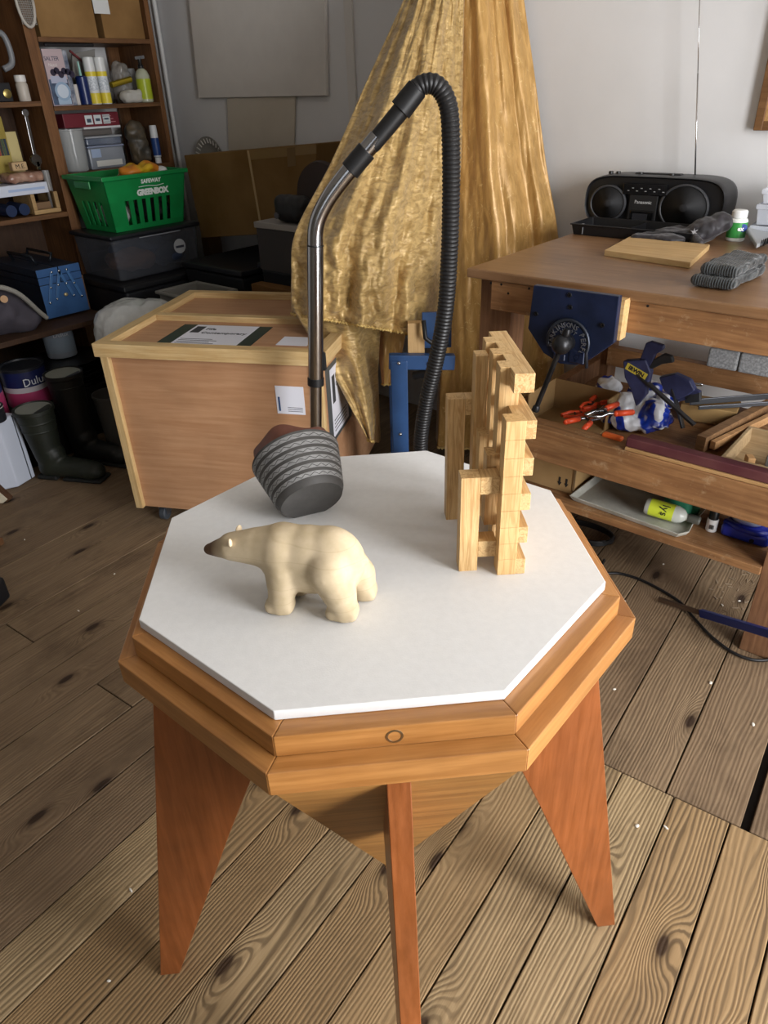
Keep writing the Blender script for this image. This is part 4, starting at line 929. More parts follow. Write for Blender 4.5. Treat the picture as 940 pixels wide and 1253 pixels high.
def foldL(s_, t):
    a_ = .006 + .030 * t
    n_ = V((s_ * 5, t * 7, 1.3))
    return a_ * (math.sin(2 * math.pi * (3.1 * s_ + .6 * t + .1)) * .6 + math.sin(2 * math.pi * (6.7 * s_ - .9 * t)) * .35) + .020 * noise.noise(n_) + .016 * noise.noise(V((s_ * 14, t * 30, 4))) * (.3 + t) + .007 * noise.noise(V((s_ * 34, t * 60, 9)))
def foldR(s_, t):
    w = s_ + .035 * math.sin(3 * t + 1) + .02 * math.sin(7 * t)
    return .018 * math.sin(2 * math.pi * (1.9 * w + .35)) + .010 * math.sin(2 * math.pi * (4.6 * w + .5 * t)) * (.4 + .8 * s_) + .014 * noise.noise(V((s_ * 6, t * 3, 2))) + .012 * noise.noise(V((s_ * 11, t * 7, 7))) + .004 * noise.noise(V((s_ * 26, t * 22, 3)))
cloth('right_panel', [(566, -190, 612, -190, 2.84, 2.78, 2.82), (554, -120, 624, -120, 2.80, 2.73, 2.80), (548, -60, 634, -60, 2.76, 2.70, 2.78), (548, 0, 641, 0, 2.74, 2.68, 2.76), (546, 100, 655, 100, 2.72, 2.64, 2.72), (544, 200, 668, 200, 2.69, 2.60, 2.68), (542, 275, 681, 275, 2.67, 2.57, 2.64), (540, 350, 688, 350, 2.66, 2.56, 2.64), (540, 450, 690, 450, 2.66, 2.57, 2.66), (536, 548, 692, 552, 2.66, 2.62, 2.72)], 90, 120, foldR, GOLDR)
cloth('left_panel', [(552, -190, 584, -190, 2.82, 2.75, 2.80), (536, -120, 578, -120, 2.78, 2.70, 2.76), (516, -60, 572, -60, 2.74, 2.66, 2.72), (494, 0, 568, 0, 2.70, 2.60, 2.68), (449, 100, 566, 100, 2.60, 2.48, 2.66), (405, 200, 564, 200, 2.46, 2.33, 2.58), (362, 284, 556, 284, 2.30, 2.19, 2.48), (357, 340, 545, 345, 2.27, 2.14, 2.36), (357, 384, 534, 414, 2.26, 2.13, 2.28)], 130, 130, foldL, GOLDL)
def foldT(s_, t): return .02 * math.sin(2 * math.pi * (1.6 * s_ + .3)) * (1 - .4 * t) + .01 * noise.noise(V((s_ * 8, t * 9, 5)))
cloth('hanging_tail', [(358, 375, 470, 380, 2.27, 2.22, 2.30), (372, 400, 466, 400, 2.245, 2.19, 2.28), (398, 440, 463, 440, 2.20, 2.15, 2.24), (425, 490, 461, 490, 2.15, 2.12, 2.18), (450, 538, 457, 540, 2.12, 2.10, 2.12)], 40, 60, foldT, GOLDL, .03)
def foldB(s_, t): return .015 * math.sin(2 * math.pi * (1.2 * s_)) + .01 * noise.noise(V((s_ * 6, t * 6, 8)))
cloth('rear_tail', [(462, 385, 500, 385, 2.45, 2.42, 2.46), (464, 430, 492, 430, 2.45, 2.42, 2.46), (468, 470, 480, 470, 2.45, 2.44, 2.46)], 16, 30, foldB, GOLDR, .02)
# ================================================================ blue folding workbench
BLUE = plain('#22416b', 0.4, c2='#2a4b78', vs=9, spec=.5)
wm = thing('folding_workbench', 'blue steel folding workbench under the hanging gold cloth', 'workbench', (-.83, 1.13, 0))
HW = 2.10
f0 = PH_(488, 440, HW); foot = PH_(484, 560, 2.08); zt_ = f0.z
dirv = V((.767, .641, 0)).normalized()
lx = V((f0.x, f0.y, 0))
g = G(); g.box(lx + V((0, 0, zt_ / 2)), (.052, .035, zt_), rz=R(40)); g.build('leg', BLUE, wm, world=True, bev=.003)
l2 = lx + HF * .42
g = G(); g.box(l2 + V((0, 0, zt_ / 2)), (.052, .035, zt_), rz=R(40)); g.build('leg', BLUE, wm, world=True, bev=.003)
for dz in (0,):
    g = G(); g.bar(lx + V((0, 0, zt_ - .004)) - dirv * .03, lx + dirv * .17 + V((0, 0, zt_ - .012)), .03, .045); g.build('cross_beam', BLUE, wm, world=True, bev=.003)
g = G(); g.box(lx + dirv * .12 + HF * .06 + V((0, 0, zt_ + .07)), (.09, .012, .11), rz=R(40)); g.build('side_plate', BLUE, wm, world=True, bev=.002)
g = G(); g.box(lx + dirv * .055 + HF * .03 + V((0, 0, zt_ + .055)), (.05, .03, .10), rz=R(40)); g.build('wooden_jaw', wood('#b5905c', '#c9a674', 'Z', 2, .6), wm, world=True)
g = G(); g.bar(lx + V((0, 0, .10)), lx + dirv * .40 + V((0, 0, .10)), .03, .035); g.bar(lx + V((0, 0, .2)), l2 + V((0, 0, .2)), .02, .03); g.build('lower_brace', BLUE, wm, world=True, bev=.003)
l3 = lx + dirv * .46
g = G(); g.cyl(lx + dirv * .05 + HF * .05 + V((0, 0, zt_ - .07)), lx + dirv * .11 + HF * .01 + V((0, 0, zt_ - .045)), .013, n=14); g.build('crank_grip', plain('#1a1a1b', .5), wm, smooth='auto', world=True)
for c_ in (lx + dirv * -.0 - HF * .019 + V((0, 0, zt_ - .005)), lx + dirv * .09 - HF * .018 + V((0, 0, zt_ - .01)), lx - HF * .019 + V((0, 0, .36))):
    G().ell(c_, (.006, .006, .006), u=10, v=6).build('rivet', STEEL, wm, world=True, smooth=True)
g = G(); g.tube([lx + dirv * .075 + V((0, 0, zt_ + .12)) - HF * .01, lx + dirv * .08 + V((0, 0, zt_ + .07)) - HF * .02, lx + dirv * .11 + V((0, 0, zt_ + .045)) - HF * .02, lx + dirv * .15 + V((0, 0, zt_ + .05)) - HF * .02], .007, 8); g.build('cable_loop', plain('#111112', .5), wm, smooth=True, world=True)
# ================================================================ boards and trim on the back wall
def wallboard(name, label, q_, t, mat, lean=0.0, ztop=None):
    p = [PY(*c_, WALL_B - t - .004) for c_ in q_]
    if ztop:
        for i in (2, 3): 
            d = p[i] - p[3 - i]; p[i] = p[3 - i] + d * ((ztop - p[3 - i].z) / d.z)
    g = G(); g.prism(p, (0, t, 0)); o = g.build(name, mat, bev=.0015); return tag(o, label, 'board')
WB = plain('#d6d2cc', 0.7, var=.03)
wallboard('hanging_board', 'large white panel hung on the wall above the cardboard box', ((243, 120), (399, 117), (397, 0), (231, 0)), .018, WB, ztop=2.2)
o = wallboard('cream_card', 'cream sheet of card propped behind the cardboard box under the white panel', ((280, 205), (359, 205), (361, 118), (278, 120)), .008, plain('#c6beae', .8, var=.03))
sm_ = PY(433, 80, WALL_B)
t1 = struct(bb('trim_1', sm_.x - .03, sm_.x + .012, WALL_B - .012, WALL_B, 0, CEIL, plain('#d4d1cc', .7), None))
cx_ = PY(203, 80, WALL_B)
for i, (dx, w) in enumerate(((-.030, .016), (-.008, .012), (.014, .02))):
    x = cx_.x + dx; g = G(); g.cyl((x, WALL_B - .012 - .004 * i, .02), (x, WALL_B - .012 - .004 * i, CEIL - .02), w * .55, n=14)
    struct(g.build('trim_%d' % (i + 2), plain('#d2d2d0', .45), smooth='auto'))
# ================================================================ shelving against the left wall
SW = wood('#5f3f25', '#7a5533', 'Y', 1.6, .6, '#452b17', .35, .1, 3.0, .3, .3); SWZ = wood('#6b4628', '#855c37', 'Z', 1.6, .6, '#4d3019', .35, .1, 3.0, .3, .3)
DARKBACK = wood('#3a2516', '#4a311d', 'Z', 1.2, .7)
SX = -2.90; SB = -3.19
sh = thing('shelving_unit', 'tall brown wooden shelving unit packed with bottles, cartons and tools', 'shelf', (-3.05, 1.1, 0))
YM, YE = 1.262, 1.832
def sbx(nm, y0, y1, z0, z1, mat, x1=SX, x0=SB, bev=.002): return bb(nm, x0, x1, y0, y1, z0, z1, mat, sh, bev)
sbx('upright', YM - .024, YM, 0, 2.0, SWZ); sbx('upright', YM + .0005, YM + .0245, 0, 2.0, SWZ, SX - .004); sbx('upright', YE, YE + .024, 0, 2.0, SWZ); sbx('upright', .42, .444, 0, 2.0, SWZ)
bb('face_batten', SX, SX + .006, YM - .030, YM + .008, .35, 2.0, SWZ, sh, .002)
for z in (1.54, 1.288, 1.025, .70, .40): sbx('shelf_board', YM + .025, YE - .0005, z - .018, z, SW)
for z in (1.31, .872, .495, .15): sbx('shelf_board', .4445, YM - .0245, z - .02, z, SW, SX + .002)
bb('back_panel', SB - .006, SB, .42, YM, 0, 2.0, DARKBACK, sh, 0)
bb('support_strip', SB + .002, SB + .02, YE - .06, YE - .001, 0, 2.0, SWZ, sh)
def px_box(name, label, cat, X, r_, depth, mat, grp=None, bev=.002, zb=None, flat=True, rz=0):
    """front face on the plane x = X between pixels (l, t, r, b)"""
    l, t, r2, b = r_; p0, p1 = PX(l, b, X), PX(r2, b, X)
    y0, y1 = p0.y, p1.y; z0 = zb if zb is not None else PX((l + r2) / 2, b, X).z; zt = PX((l + r2) / 2, t, X).z
    o = bb(name, X - depth, X, y0, y1, z0 + .0004, zt, mat, None, bev)
    if label: tag(o, label, cat, grp)
    return o, (y0, y1, z0, zt)
def px_lathe(name, label, cat, X, cxp, top_, bot, rad, prof, mat, zb=None):
    """prof: (radius factor, height factor)"""
    p = PX(cxp, bot, X); zt = PX(cxp, top_, X).z; z0 = zb if zb is not None else p.z; H = zt - z0
    t = thing(name, label, cat, (X, p.y, z0))
    G().lathe([(rad * a_, H * b_ + .0004) for a_, b_ in prof], (0, 0, 0), 22).build('bottle', mat, t, smooth='auto')
    return t, H
# ---- top shelf boxes
CB1 = card('#8d6d45', '#7a5c37')
px_box('cardboard_carton', 'wide brown cardboard carton on the top shelf', 'box', -2.915, (51, -30, 121, 47), .24, CB1, zb=1.54)
px_box('cardboard_carton', 'brown cardboard carton with a white label on the top shelf', 'box', -2.915, (129, -30, 178, 47), .24, card('#86663f', '#745632'), zb=1.54)[0]
o = px_box('paper_note', 'white paper note hanging between the two top shelf cartons', 'paper', -2.9085, (116, -2, 135, 17), .001, plain('#c9cac8', .7), bev=0)[0]
tn = thing('tennis_racket', 'old racket with a pale rim leaning on the shelf upright', 'racket', PX(33, 28, -2.885))
pc_ = PX(30, 2, -2.88); g = G(); g.tube([pc_ + V((0, .035 * math.cos(k * .3), .085 * math.sin(k * .3))) for k in range(22)], .006, 8); g.build('frame', plain('#b2aca2', .5), tn, smooth=True, world=True)
g = G()
for k in range(-5, 6): g.cyl(pc_ + V((0, k * .006, -.075)), pc_ + V((0, k * .006, .075)), .0012, n=5)
for k in range(-10, 11): g.cyl(pc_ + V((0, -.032, k * .0075)), pc_ + V((0, .032, k * .0075)), .0012, n=5)
g.build('strings', plain('#8c8880', .6), tn, world=True)
# ---- right bay, upper shelf (z 1.288)
ZS = 1.288
sbx_, (y0, y1, z0, zt) = px_box('scale_carton', None, None, -2.915, (66, 60, 90, 128), .05, plain('#b9a3a4', .5, c2='#8f8797', vs=6), zb=ZS, bev=.001)
bpy.data.objects.remove(sbx_)
kc = thing('kitchen_scale_carton', 'printed carton picturing a kitchen scale and a bowl of fruit', 'box', (-2.93, (y0 + y1) / 2, ZS))
bb('carton', -2.965, -2.915, y0, y1, ZS + .0004, zt, plain('#b3a0a3', .5), kc, .001)
bb('carton_side', -2.965, -2.9155, y1 + .0005, y1 + .020, ZS + .0004, zt - .004, plain('#4d5568', .5, c2='#9fa3ad', vs=30), kc, .001)
text('SALTER', .022, V((-2.9148, (y0 + y1) / 2 - .01, zt - .035)), (0, 1, 0), (0, 0, 1), plain('#3c4358', .5), kc, spacing=.9)
text('Nutri', .018, V((-2.9148, (y0 + y1) / 2 - .01, zt - .058)), (0, 1, 0), (0, 0, 1), plain('#d8d2cf', .5), kc)
ym = (y0 + y1) / 2 + .01
def disc(c_, r_, mat, nm, sy=1.0): 
    g = G(); g.lathe([(r_, 0), (r_, .0007)], c_, 26, Matrix.Rotation(R(90), 3, 'Y'), sy, 1.0); return g.build(nm, mat, kc, world=True)
bb('picture_ground', -2.9152, -2.9148, y0 + .002, y1 - .002, ZS + .004, ZS + .10, plain('#4d5f7a', .5, c2='#2f3a4d', vs=25), kc, 0)
disc(V((-2.9148, ym, ZS + .055)), .036, plain('#8fa6bf', .4), 'picture_scale'); disc(V((-2.9142, ym, ZS + .055)), .026, plain('#c3cedb', .4), 'picture_dial')
bb('picture_base', -2.9150, -2.9144, ym - .03, ym + .03, ZS + .006, ZS + .03, plain('#9fb4c8', .4), kc, 0)
bb('picture_bowl', -2.9150, -2.9144, y0 + .012, y1 - .006, zt - .125, zt - .098, plain('#a9aec2', .4), kc, 0)
for i in range(6): disc(V((-2.9148, y0 + .03 + .017 * i, zt - .085 + .008 * math.sin(i * 2.3))), .013, plain('#2b2438', .4), 'picture_fruit')
zb_thing = thing('zip_pouch', 'clear zip pouch with a dark red edge behind the blue bottle', 'pouch', PX(100, 90, -3.0))
q4 = [PX(*c_, -3.0) for c_ in ((92, 118), (118, 112), (116, 60), (88, 66))]
g = G(); g.prism(q4, (-.008, 0, 0)); g.build('film', plain('#8f8c86', .3, alpha=.8), zb_thing, world=True)
g = G(); g.bar(PX(85, 62, -2.985), PX(112, 84, -2.985), .006, .008); g.build('zip_edge', plain('#6a1f24', .5), zb_thing, world=True)
bar_thing('black_tube', 'thin black roll lying under the top shelf board', 'roll', PX(54, 55, -2.93), PX(114, 55, -2.93), .014, .014, plain('#171416', .6), bev=.005)
t, H = px_lathe('blue_bottle', 'dark blue pump bottle with a pale nozzle beside the scale carton', 'bottle', -2.95, 106, 93, 127, .026, [(.85, 0), (1, .02), (1, .96), (.8, 1)], plain('#16265a', .3), ZS)
G().lathe([(.005, H), (.006, H + .002), (.004, H + .055)], (0, 0, 0), 10).build('nozzle', plain('#8fc0b4', .4), t, smooth='auto')
for cxp, lb in ((118, 'white and yellow sealant tube next to the blue bottle'), (131, 'white and yellow sealant tube beside the cellophane bag')):
    t, H = px_lathe('sealant_tube', lb, 'tube', -2.94, cxp, 70, 126, .024, [(.97, 0), (1, .01), (1, .99), (.9, 1)], plain('#d5d7d6', .35), ZS); t['group'] = 'sealant tubes on the shelf'
    G().lathe([(.0243, .004), (.0243, .045)], (0, 0, 0), 22).build('yellow_band', plain('#d9c63c', .4), t, smooth='auto'); G().lathe([(.0243, H * .60), (.0243, H * .70)], (0, 0, 0), 22).build('yellow_band', plain('#d9c63c', .4), t, smooth='auto')
    G().lathe([(.0243, H * .30), (.0243, H * .58)], (0, 0, 0), 22).build('printed_band', plain('#aab3bd', .4, c2='#dfe3e6', vs=160), t, smooth='auto')
FILM = plain('#a9a6a0', .15, alpha=.45)
cp_ = thing('cellophane_bag', 'crinkled cellophane bag with a gold foil roll on the shelf', 'bag', PX(148, 124, -3.0))
cp_.location.z = ZS
c_ = PX(148, 96, -3.02); g = G(); g.ell(c_, (.04, .045, .075)); g.ell(c_ + V((0, 0, -.05)), (.045, .048, .06)); me = blob(g, .008, 2, .5, lambda co: .012 * noise.noise(co * 30) + .01 * noise.noise(co * 60))
for vv in me.vertices: vv.co.z = max(vv.co.z, ZS + .001); vv.co.x = max(vv.co.x, SB + .002)
link('film', tolocal(me, cp_), FILM, cp_, True)
g = G(); g.cyl(PX(136, 104, -2.965), PX(160, 97, -2.965), .013, n=16); g.build('foil_roll', plain('#c9b13c', .2, .8), cp_, world=True, smooth='auto')
t, H = px_lathe('glass_jar', 'small clear jar standing behind the white wrapped parcel', 'jar', -3.05, 166, 84, 118, .022, [(.9, 0), (1, .05), (1, .85), (.8, 1)], plain('#c5c8c8', .15, alpha=.6), ZS)
wp = thing('wrapped_parcel', 'white crumpled parcel on the shelf beside the lime spray bottle', 'parcel', PX(160, 123, -2.94)); wp.location.z = ZS
c_ = PX(160, 113, -2.945); g = G(); g.box((c_.x, c_.y, ZS + .026), (.06, .105, .05), bev=.012); me = blob(g, .006, 3, .5, lambda co: .008 * noise.noise(co * 40))
for vv in me.vertices: vv.co.z = max(vv.co.z, ZS + .0006)
link('wrap', tolocal(me, wp), plain('#bfbdb6', .5), wp, True)
t, H = px_lathe('spray_bottle', 'clear spray bottle of lime green liquid at the end of the shelf', 'bottle', -2.94, 179, 84, 121, .033, [(.9, 0), (1, .03), (1, .78), (.75, .93), (.4, 1)], plain('#bcc0a8', .2, alpha=.85), ZS)
G().lathe([(.0334, H * .10), (.0334, H * .70)], (0, 0, 0), 22).build('label', plain('#a9b92e', .35), t, smooth='auto')
g = G(); g.lathe([(.013, H), (.014, H + .01), (.008, H + .02), (.009, H + .045)], (0, 0, 0), 14); g.bar((-.005, -.02, H + .042), (.01, .02, H + .046), .012, .012); g.build('trigger', plain('#17181a', .4), t, smooth='auto')
px_box('small_packet', 'small white packet with an orange square beside the scale carton', 'packet', -2.955, (95, 103, 102, 126), .02, plain('#cfc9c2', .5), zb=ZS)
# ---- right bay, lower shelf (z 1.025)
ZS = 1.025
cl = thing('measuring_jug', 'tall clear plastic container on the lower shelf behind the green basket', 'container', PX(88, 206, -2.93)); cl.location.z = ZS
cc = PX(88, 185, -2.945); cc.y = max(cc.y, 1.353)
G().lathe([(.048, 0), (.052, .004), (.060, .165), (.063, .167), (.063, .172), (.058, .172), (.050, .006)], (cc.x, cc.y, ZS + .0005), 28).build('tub', plain('#b9bcbc', .15, alpha=.5), cl, smooth='auto', world=True)
for i, (l, t_, r2, b, lb, cc2) in enumerate(((102, 178, 156, 206, 'low clear food box with a white card inside on the lower shelf', '#a9b0bb'), (103, 166, 150, 178, 'flat clear lidded box stacked on the low food box', '#7c879c'))):
    o, (a0_, a1_, b0_, b1_) = px_box('clear_food_box', None, None, -2.935, (l, t_, r2, b), .16, plain(cc2, .2, alpha=.6), zb=ZS if i == 0 else None); 
    bpy.data.objects.remove(o); a0_ = max(a0_, 1.423); zz0, zz1 = (ZS, ZS + .098) if i == 0 else (ZS + .099, ZS + .137)
    t = thing('clear_food_box', lb, 'box', (-2.98, (a0_ + a1_) / 2, zz0)); bb('box', -3.09, -2.935, a0_, a1_, zz0 + .0006, zz1 - .008, plain(cc2, .2, alpha=.55), t, .006); bb('lid', -3.095, -2.930, a0_ - .004, a1_ + .004, zz1 - .0078, zz1, plain('#98a3bd' if i == 0 else '#b6bac0', .3, alpha=.8), t, .003)
    if i == 0: bb('card', -2.9345, -2.9335, a0_ + .03, a1_ - .02, zz0 + .012, zz0 + .036, plain('#d9d9d4', .6), t, 0); bb('label', -2.9345, -2.9335, a0_ + .012, a0_ + .06, zz0 + .05, zz0 + .085, plain('#9fb0cc', .5), t, 0)
rd_ = thing('red_carton', 'long maroon carton with three small pictures lying on the clear boxes', 'box', (-3.0, 1.45, ZS + .14))
p0, p1 = PX(80, 158, -2.95), PX(148, 158, -2.95); p0.y = max(p0.y, 1.29); zt = PX(115, 139, -2.95).z
bb('carton', -3.02, -2.95, p0.y, p1.y, ZS + .175, zt + .004, plain('#6d1f2b', .45), rd_, .002); bb('white_edge', -3.02, -2.9495, p0.y + .09, p1.y, ZS + .167, ZS + .1755, plain('#cfcfd2', .5), rd_, 0)
bb('prop', -3.12, -3.03, p0.y + .02, p1.y, ZS + .1375, ZS + .168, plain('#77706a', .6), rd_, .002)
for i in range(3): bb('picture', -2.9502, -2.9490, p0.y + .105 + .045 * i, p0.y + .142 + .045 * i, ZS + .185, ZS + .222, plain('#d3d8da', .5), rd_, 0); bb('picture_subject', -2.9492, -2.9484, p0.y + .113 + .045 * i, p0.y + .134 + .045 * i, ZS + .193 + .004 * i, ZS + .208, plain('#3d4a5c', .5), rd_, 0)
for i in range(3): bb('print_line', -2.9502, -2.9490, p1.y - .085, p1.y - .02 - .01 * i, ZS + .190 + .012 * i, ZS + .193 + .012 * i, plain('#b9868c', .5), rd_, 0)
dk = thing('brown_bag', 'dark grey zip bag with brown contents on the lower shelf', 'bag', PX(168, 200, -2.97)); dk.location.z = ZS
c_ = PX(170, 176, -2.98); g = G(); g.box((c_.x, c_.y, ZS + .06), (.07, .10, .12), bev=.02); g.ell((c_.x, c_.y - .01, ZS + .14), (.04, .055, .05)); me = blob(g, .007, 3, .5, nz(35, .01))
for vv in me.vertices: vv.co.z = max(vv.co.z, ZS + .0006)
link('pouch', tolocal(me, dk), plain('#45423c', .4, c2='#6b5a40', vs=14), dk, True)
t, H = px_lathe('cream_tube', 'white and navy squeeze tube standing on its cap by the shelf end', 'tube', -2.93, 192, 153, 186, .019, [(.7, 0), (.95, .04), (1, .5), (.9, .98), (.85, 1)], plain('#d6d9dc', .35), ZS + .024)
G().lathe([(.0145, -.0236), (.0148, -.022), (.0148, 0)], (0, 0, 0), 18).build('cap', plain('#dcdedf', .3), t, smooth='auto'); G().lathe([(.0189, H * .08), (.0195, H * .5), (.0188, H * .62)], (0, 0, 0), 22).build('label', plain('#25447f', .35), t, smooth='auto')
t.location.z = ZS + .024
# ---- left bay
ZS = 1.31
t, H = px_lathe('pill_bottle', 'small white lidded bottle on the upper shelf', 'bottle', -2.93, 30, 100, 119, .024, [(.95, 0), (1, .03), (1, .85), (.8, 1)], plain('#b5ada2', .4), ZS)
G().lathe([(.022, H), (.0225, H + .002), (.0225, H + .022), (.02, H + .024)], (0, 0, 0), 22).build('cap', plain('#d4d2ce', .4), t, smooth='auto'); 
cm_ = thing('black_tin', 'black box with a brass dial next to the white lidded bottle', 'box', (-2.95, PX(8, 120, -2.93).y, ZS)); y_ = PX(6, 120, -2.93).y
bb('case', -3.05, -2.93, y_ - .06, y_ + .035, ZS + .0005, ZS + .07, plain('#16161a', .35), cm_, .003); g = G(); g.lathe([(.017, 0), (.017, .004), (.012, .006)], (-2.93, y_ + .014, ZS + .03), 22, Matrix.Rotation(R(90), 3, 'Y')); g.build('dial', plain('#9a8a52', .3, .8), cm_, smooth='auto', world=True)
hk = PX(4, 60, -2.93); g = G(); g.tube(smoothpath([hk + V((0, -.03, .06)), hk + V((0, .012, .05)), hk + V((0, .026, .0)), hk + V((0, .02, -.05)), hk + V((0, -.02, -.07))], 6), .012, 10); o = g.build('saw_handle', plain('#77797c', .4), smooth=True); tag(o, 'grey looped handle hanging on the dark back panel', 'handle')
ZS = .872
fr_ = thing('wooden_tray', 'small pale wooden frame box on the shelf above the blue toolbox', 'box', (-2.95, PX(58, 255, -2.92).y, ZS))
ya, yb = PX(42, 258, -2.925).y, PX(74, 252, -2.925).y
PALE = wood('#a98757', '#bf9d6d', 'Y', 2, .6)
bb('rail', -2.94, -2.925, ya, yb, ZS + .0005, ZS + .018, PALE, fr_); bb('stile', -2.94, -2.925, ya, ya + .018, ZS + .018, ZS + .085, PALE, fr_); bb('stile', -2.94, -2.925, yb - .018, yb, ZS + .018, ZS + .085, PALE, fr_); bb('side', -3.10, -2.94, ya, ya + .01, ZS + .0005, ZS + .085, PALE, fr_); bb('side', -3.10, -2.94, yb - .01, yb, ZS + .0005, ZS + .085, PALE, fr_); bb('block', -3.02, -2.96, ya + .03, yb - .025, ZS + .0005, ZS + .045, plain('#7c5f42', .6), fr_)
bn = thing('blue_binoculars', 'dark blue two-barrelled tool lying beside the wooden frame box', 'binoculars', (-2.95, PX(25, 262, -2.92).y, ZS)); yb_ = PX(25, 262, -2.92).y
for d_ in (-.03, .028): G().cyl((-3.05, yb_ + d_, ZS + .0285), (-2.93, yb_ + d_, ZS + .0285), .027, .024, 20).build('barrel', plain('#1b2a4a', .35), bn, smooth='auto', world=True)
G().box((-3.0, yb_, ZS + .03), (.05, .06, .02)).build('bridge', plain('#15171c', .5), bn, world=True)
z_ = ZS + .0865
wbx = thing('white_carton', 'flat white carton lying on the wooden frame box', 'box', (-3.0, PX(30, 230, -2.92).y, z_)); ya2, yb2 = PX(-20, 232, -2.915).y, PX(58, 226, -2.915).y
bb('carton', -3.08, -2.915, ya2, yb2, z_, z_ + .043, plain('#c6cbd8', .5), wbx, .002); bb('printed_line', -2.9152, -2.9145, ya2 + .10, yb2 - .015, z_ + .016, z_ + .026, plain('#9fb1d2', .5), wbx, 0)
pk = thing('wrapped_packet', 'pinkish brown cellophane packet lying on the white carton', 'packet', (-2.98, PX(35, 215, -2.92).y, z_ + .043)); yp = PX(34, 215, -2.93).y
g = G(); g.box((-2.99, yp, z_ + .065), (.11, .17, .038), bev=.012); me = blob(g, .006, 3, .5, nz(45, .006))
for vv in me.vertices: vv.co.z = max(vv.co.z, z_ + .0436)
link('packet', tolocal(me, pk), plain('#8b6656', .25, c2='#b59480', vs=18), pk, True)
mb = thing('stamp_block', 'small wooden block lettered on its face on the cellophane packet', 'block', (-2.96, PX(25, 204, -2.94).y, z_ + .093)); ymb = PX(25, 204, -2.94).y
bb('block', -2.975, -2.94, ymb - .035, ymb + .032, z_ + .0935, z_ + .128, plain('#b89a72', .6), mb, .005); text('M.E.', .026, V((-2.9396, ymb, z_ + .110)), (0, 1, 0), (0, 0, 1), plain('#2b2119', .6), mb)
jr = px_lathe('clear_beaker', 'clear plastic beaker beside the white carton on the shelf', 'beaker', -2.985, 60, 208, 229, .016, [(.85, 0), (1, 1), (.95, 1), (.8, .05)], plain('#a7a5a2', .2, alpha=.5), ZS)[0]
o = px_box('pencil_carton', None, None, -2.99, (2, 134, 22, 190), .05, plain('#a08d3c', .5), zb=z_ + .10)[0]; bpy.data.objects.remove(o)
pn = thing('pencil_carton', 'mustard yellow carton of coloured pencils behind the white carton', 'box', (-3.02, PX(14, 190, -2.99).y, z_ + .043)); yq = PX(12, 190, -2.99).y
bb('carton', -3.06, -3.052 + .0, yq - .05, yq + .035, z_ + .0435, z_ + .30, plain('#93802f', .5, c2='#a8954a', vs=12), pn, .001)
bb('carton_body', -3.12, -3.0605, yq - .05, yq + .035, z_ + .0435, z_ + .27, plain('#9a8838', .5), pn, .001); bb('carton_side', -3.10, -3.0585, yq + .036, yq + .085, z_ + .0435, z_ + .24, plain('#c4b47c', .5), pn, .001)
for i, c2 in enumerate(('#5a2a22', '#8c2f2a', '#2c2c2e', '#3d4f38', '#23303e')): bb('pencil', -3.0535, -3.0495, yq - .03 + .012 * i, yq - .020 + .012 * i, z_ + .15, z_ + .215, plain(c2, .5), pn, 0)
wr = thing('chrome_spanner', 'long chrome spanner leaning against the shelf back', 'spanner', PX(46, 205, -2.96))
s0, s1 = PX(44, 196, -2.955), PX(31, 138, -2.955); g = G(); g.bar(s0, s1, .016, .007, up=V((1, 0, 0))); g.lathe([(.016, -.004), (.016, .004)], s1, 16, Matrix.Rotation(R(90), 3, 'Y')); g.build('shaft', CHROME, wr, world=True, bev=.002)
g = G(); g.lathe([(.024, -.006), (.026, 0), (.024, .006)], s0, 20, Matrix.Rotation(R(90), 3, 'Y')); g.box(s0 + V((0, .004, -.022)), (.012, .012, .03)); g.build('jaw', CHROME, wr, smooth='auto', world=True)
# ---- blue cantilever toolbox
TX = -2.60; ya, yb = .880, 1.073; za, zb2 = .506, .706
tbx = thing('cantilever_toolbox', 'blue metal cantilever toolbox with folding trays sticking out of the shelf', 'toolbox', (-2.8, (ya + yb) / 2, za))
TB = plain('#2d4f7c', .4, c2='#345a8a', vs=10); TBD = plain('#16202f', .4, c2='#1c2838', vs=10)
bb('body', -3.05, TX - .002, ya + .001, yb - .001, za + .0005, zb2 - .062, TBD, tbx, .002)
for k, (z0, z1) in enumerate(((zb2 - .060, zb2 - .033), (zb2 - .031, zb2))):
    for s0, s1 in ((ya, (ya + yb) / 2 - .002), ((ya + yb) / 2 + .002, yb)): bb('tray', -3.05, TX - .002, s0 + .001, s1 - .001, z0 + .0005, z1, TBD, tbx, .002)
bb('end_plate', TX - .002, TX, ya, yb, za + .0005, zb2 - .0635, TB, tbx, .001)
for k, (z0, z1) in enumerate(((zb2 - .061, zb2 - .0325), (zb2 - .0305, zb2 + .001))):
    for s0, s1 in ((ya, (ya + yb) / 2 - .002), ((ya + yb) / 2 + .002, yb)): bb('end_plate', TX - .002, TX, s0, s1, z0, z1, TB, tbx, .001)
for i in range(4):
    sgn = 1 if i < 2 else -1; yc = (ya + .045 + .035 * (i % 2)) if i < 2 else (yb - .045 - .035 * (i % 2)); 
    pA, pB = V((TX + .003, yc + sgn * .018, zb2 - .016)), V((TX + .003, yc - sgn * .022, zb2 - .135 + .01 * (i % 2)))
    G().bar(pA, pB, .013, .004, up=V((1, 0, 0))).build('link_arm', plain('#3b628f', .35), tbx, world=True, bev=.001) if False else None; arm_ = G().bar(pA, pB, .004, .013, up=V((0, 1, 0))).build('link_arm', plain('#3f6796', .35), tbx, world=True, bev=.001)
    for p in (pA, pB, (pA + pB) / 2): G().ell(p + V((.003, 0, 0)), (.003, .005, .005), u=10, v=6).build('rivet', STEEL, arm_, world=True, smooth=True)
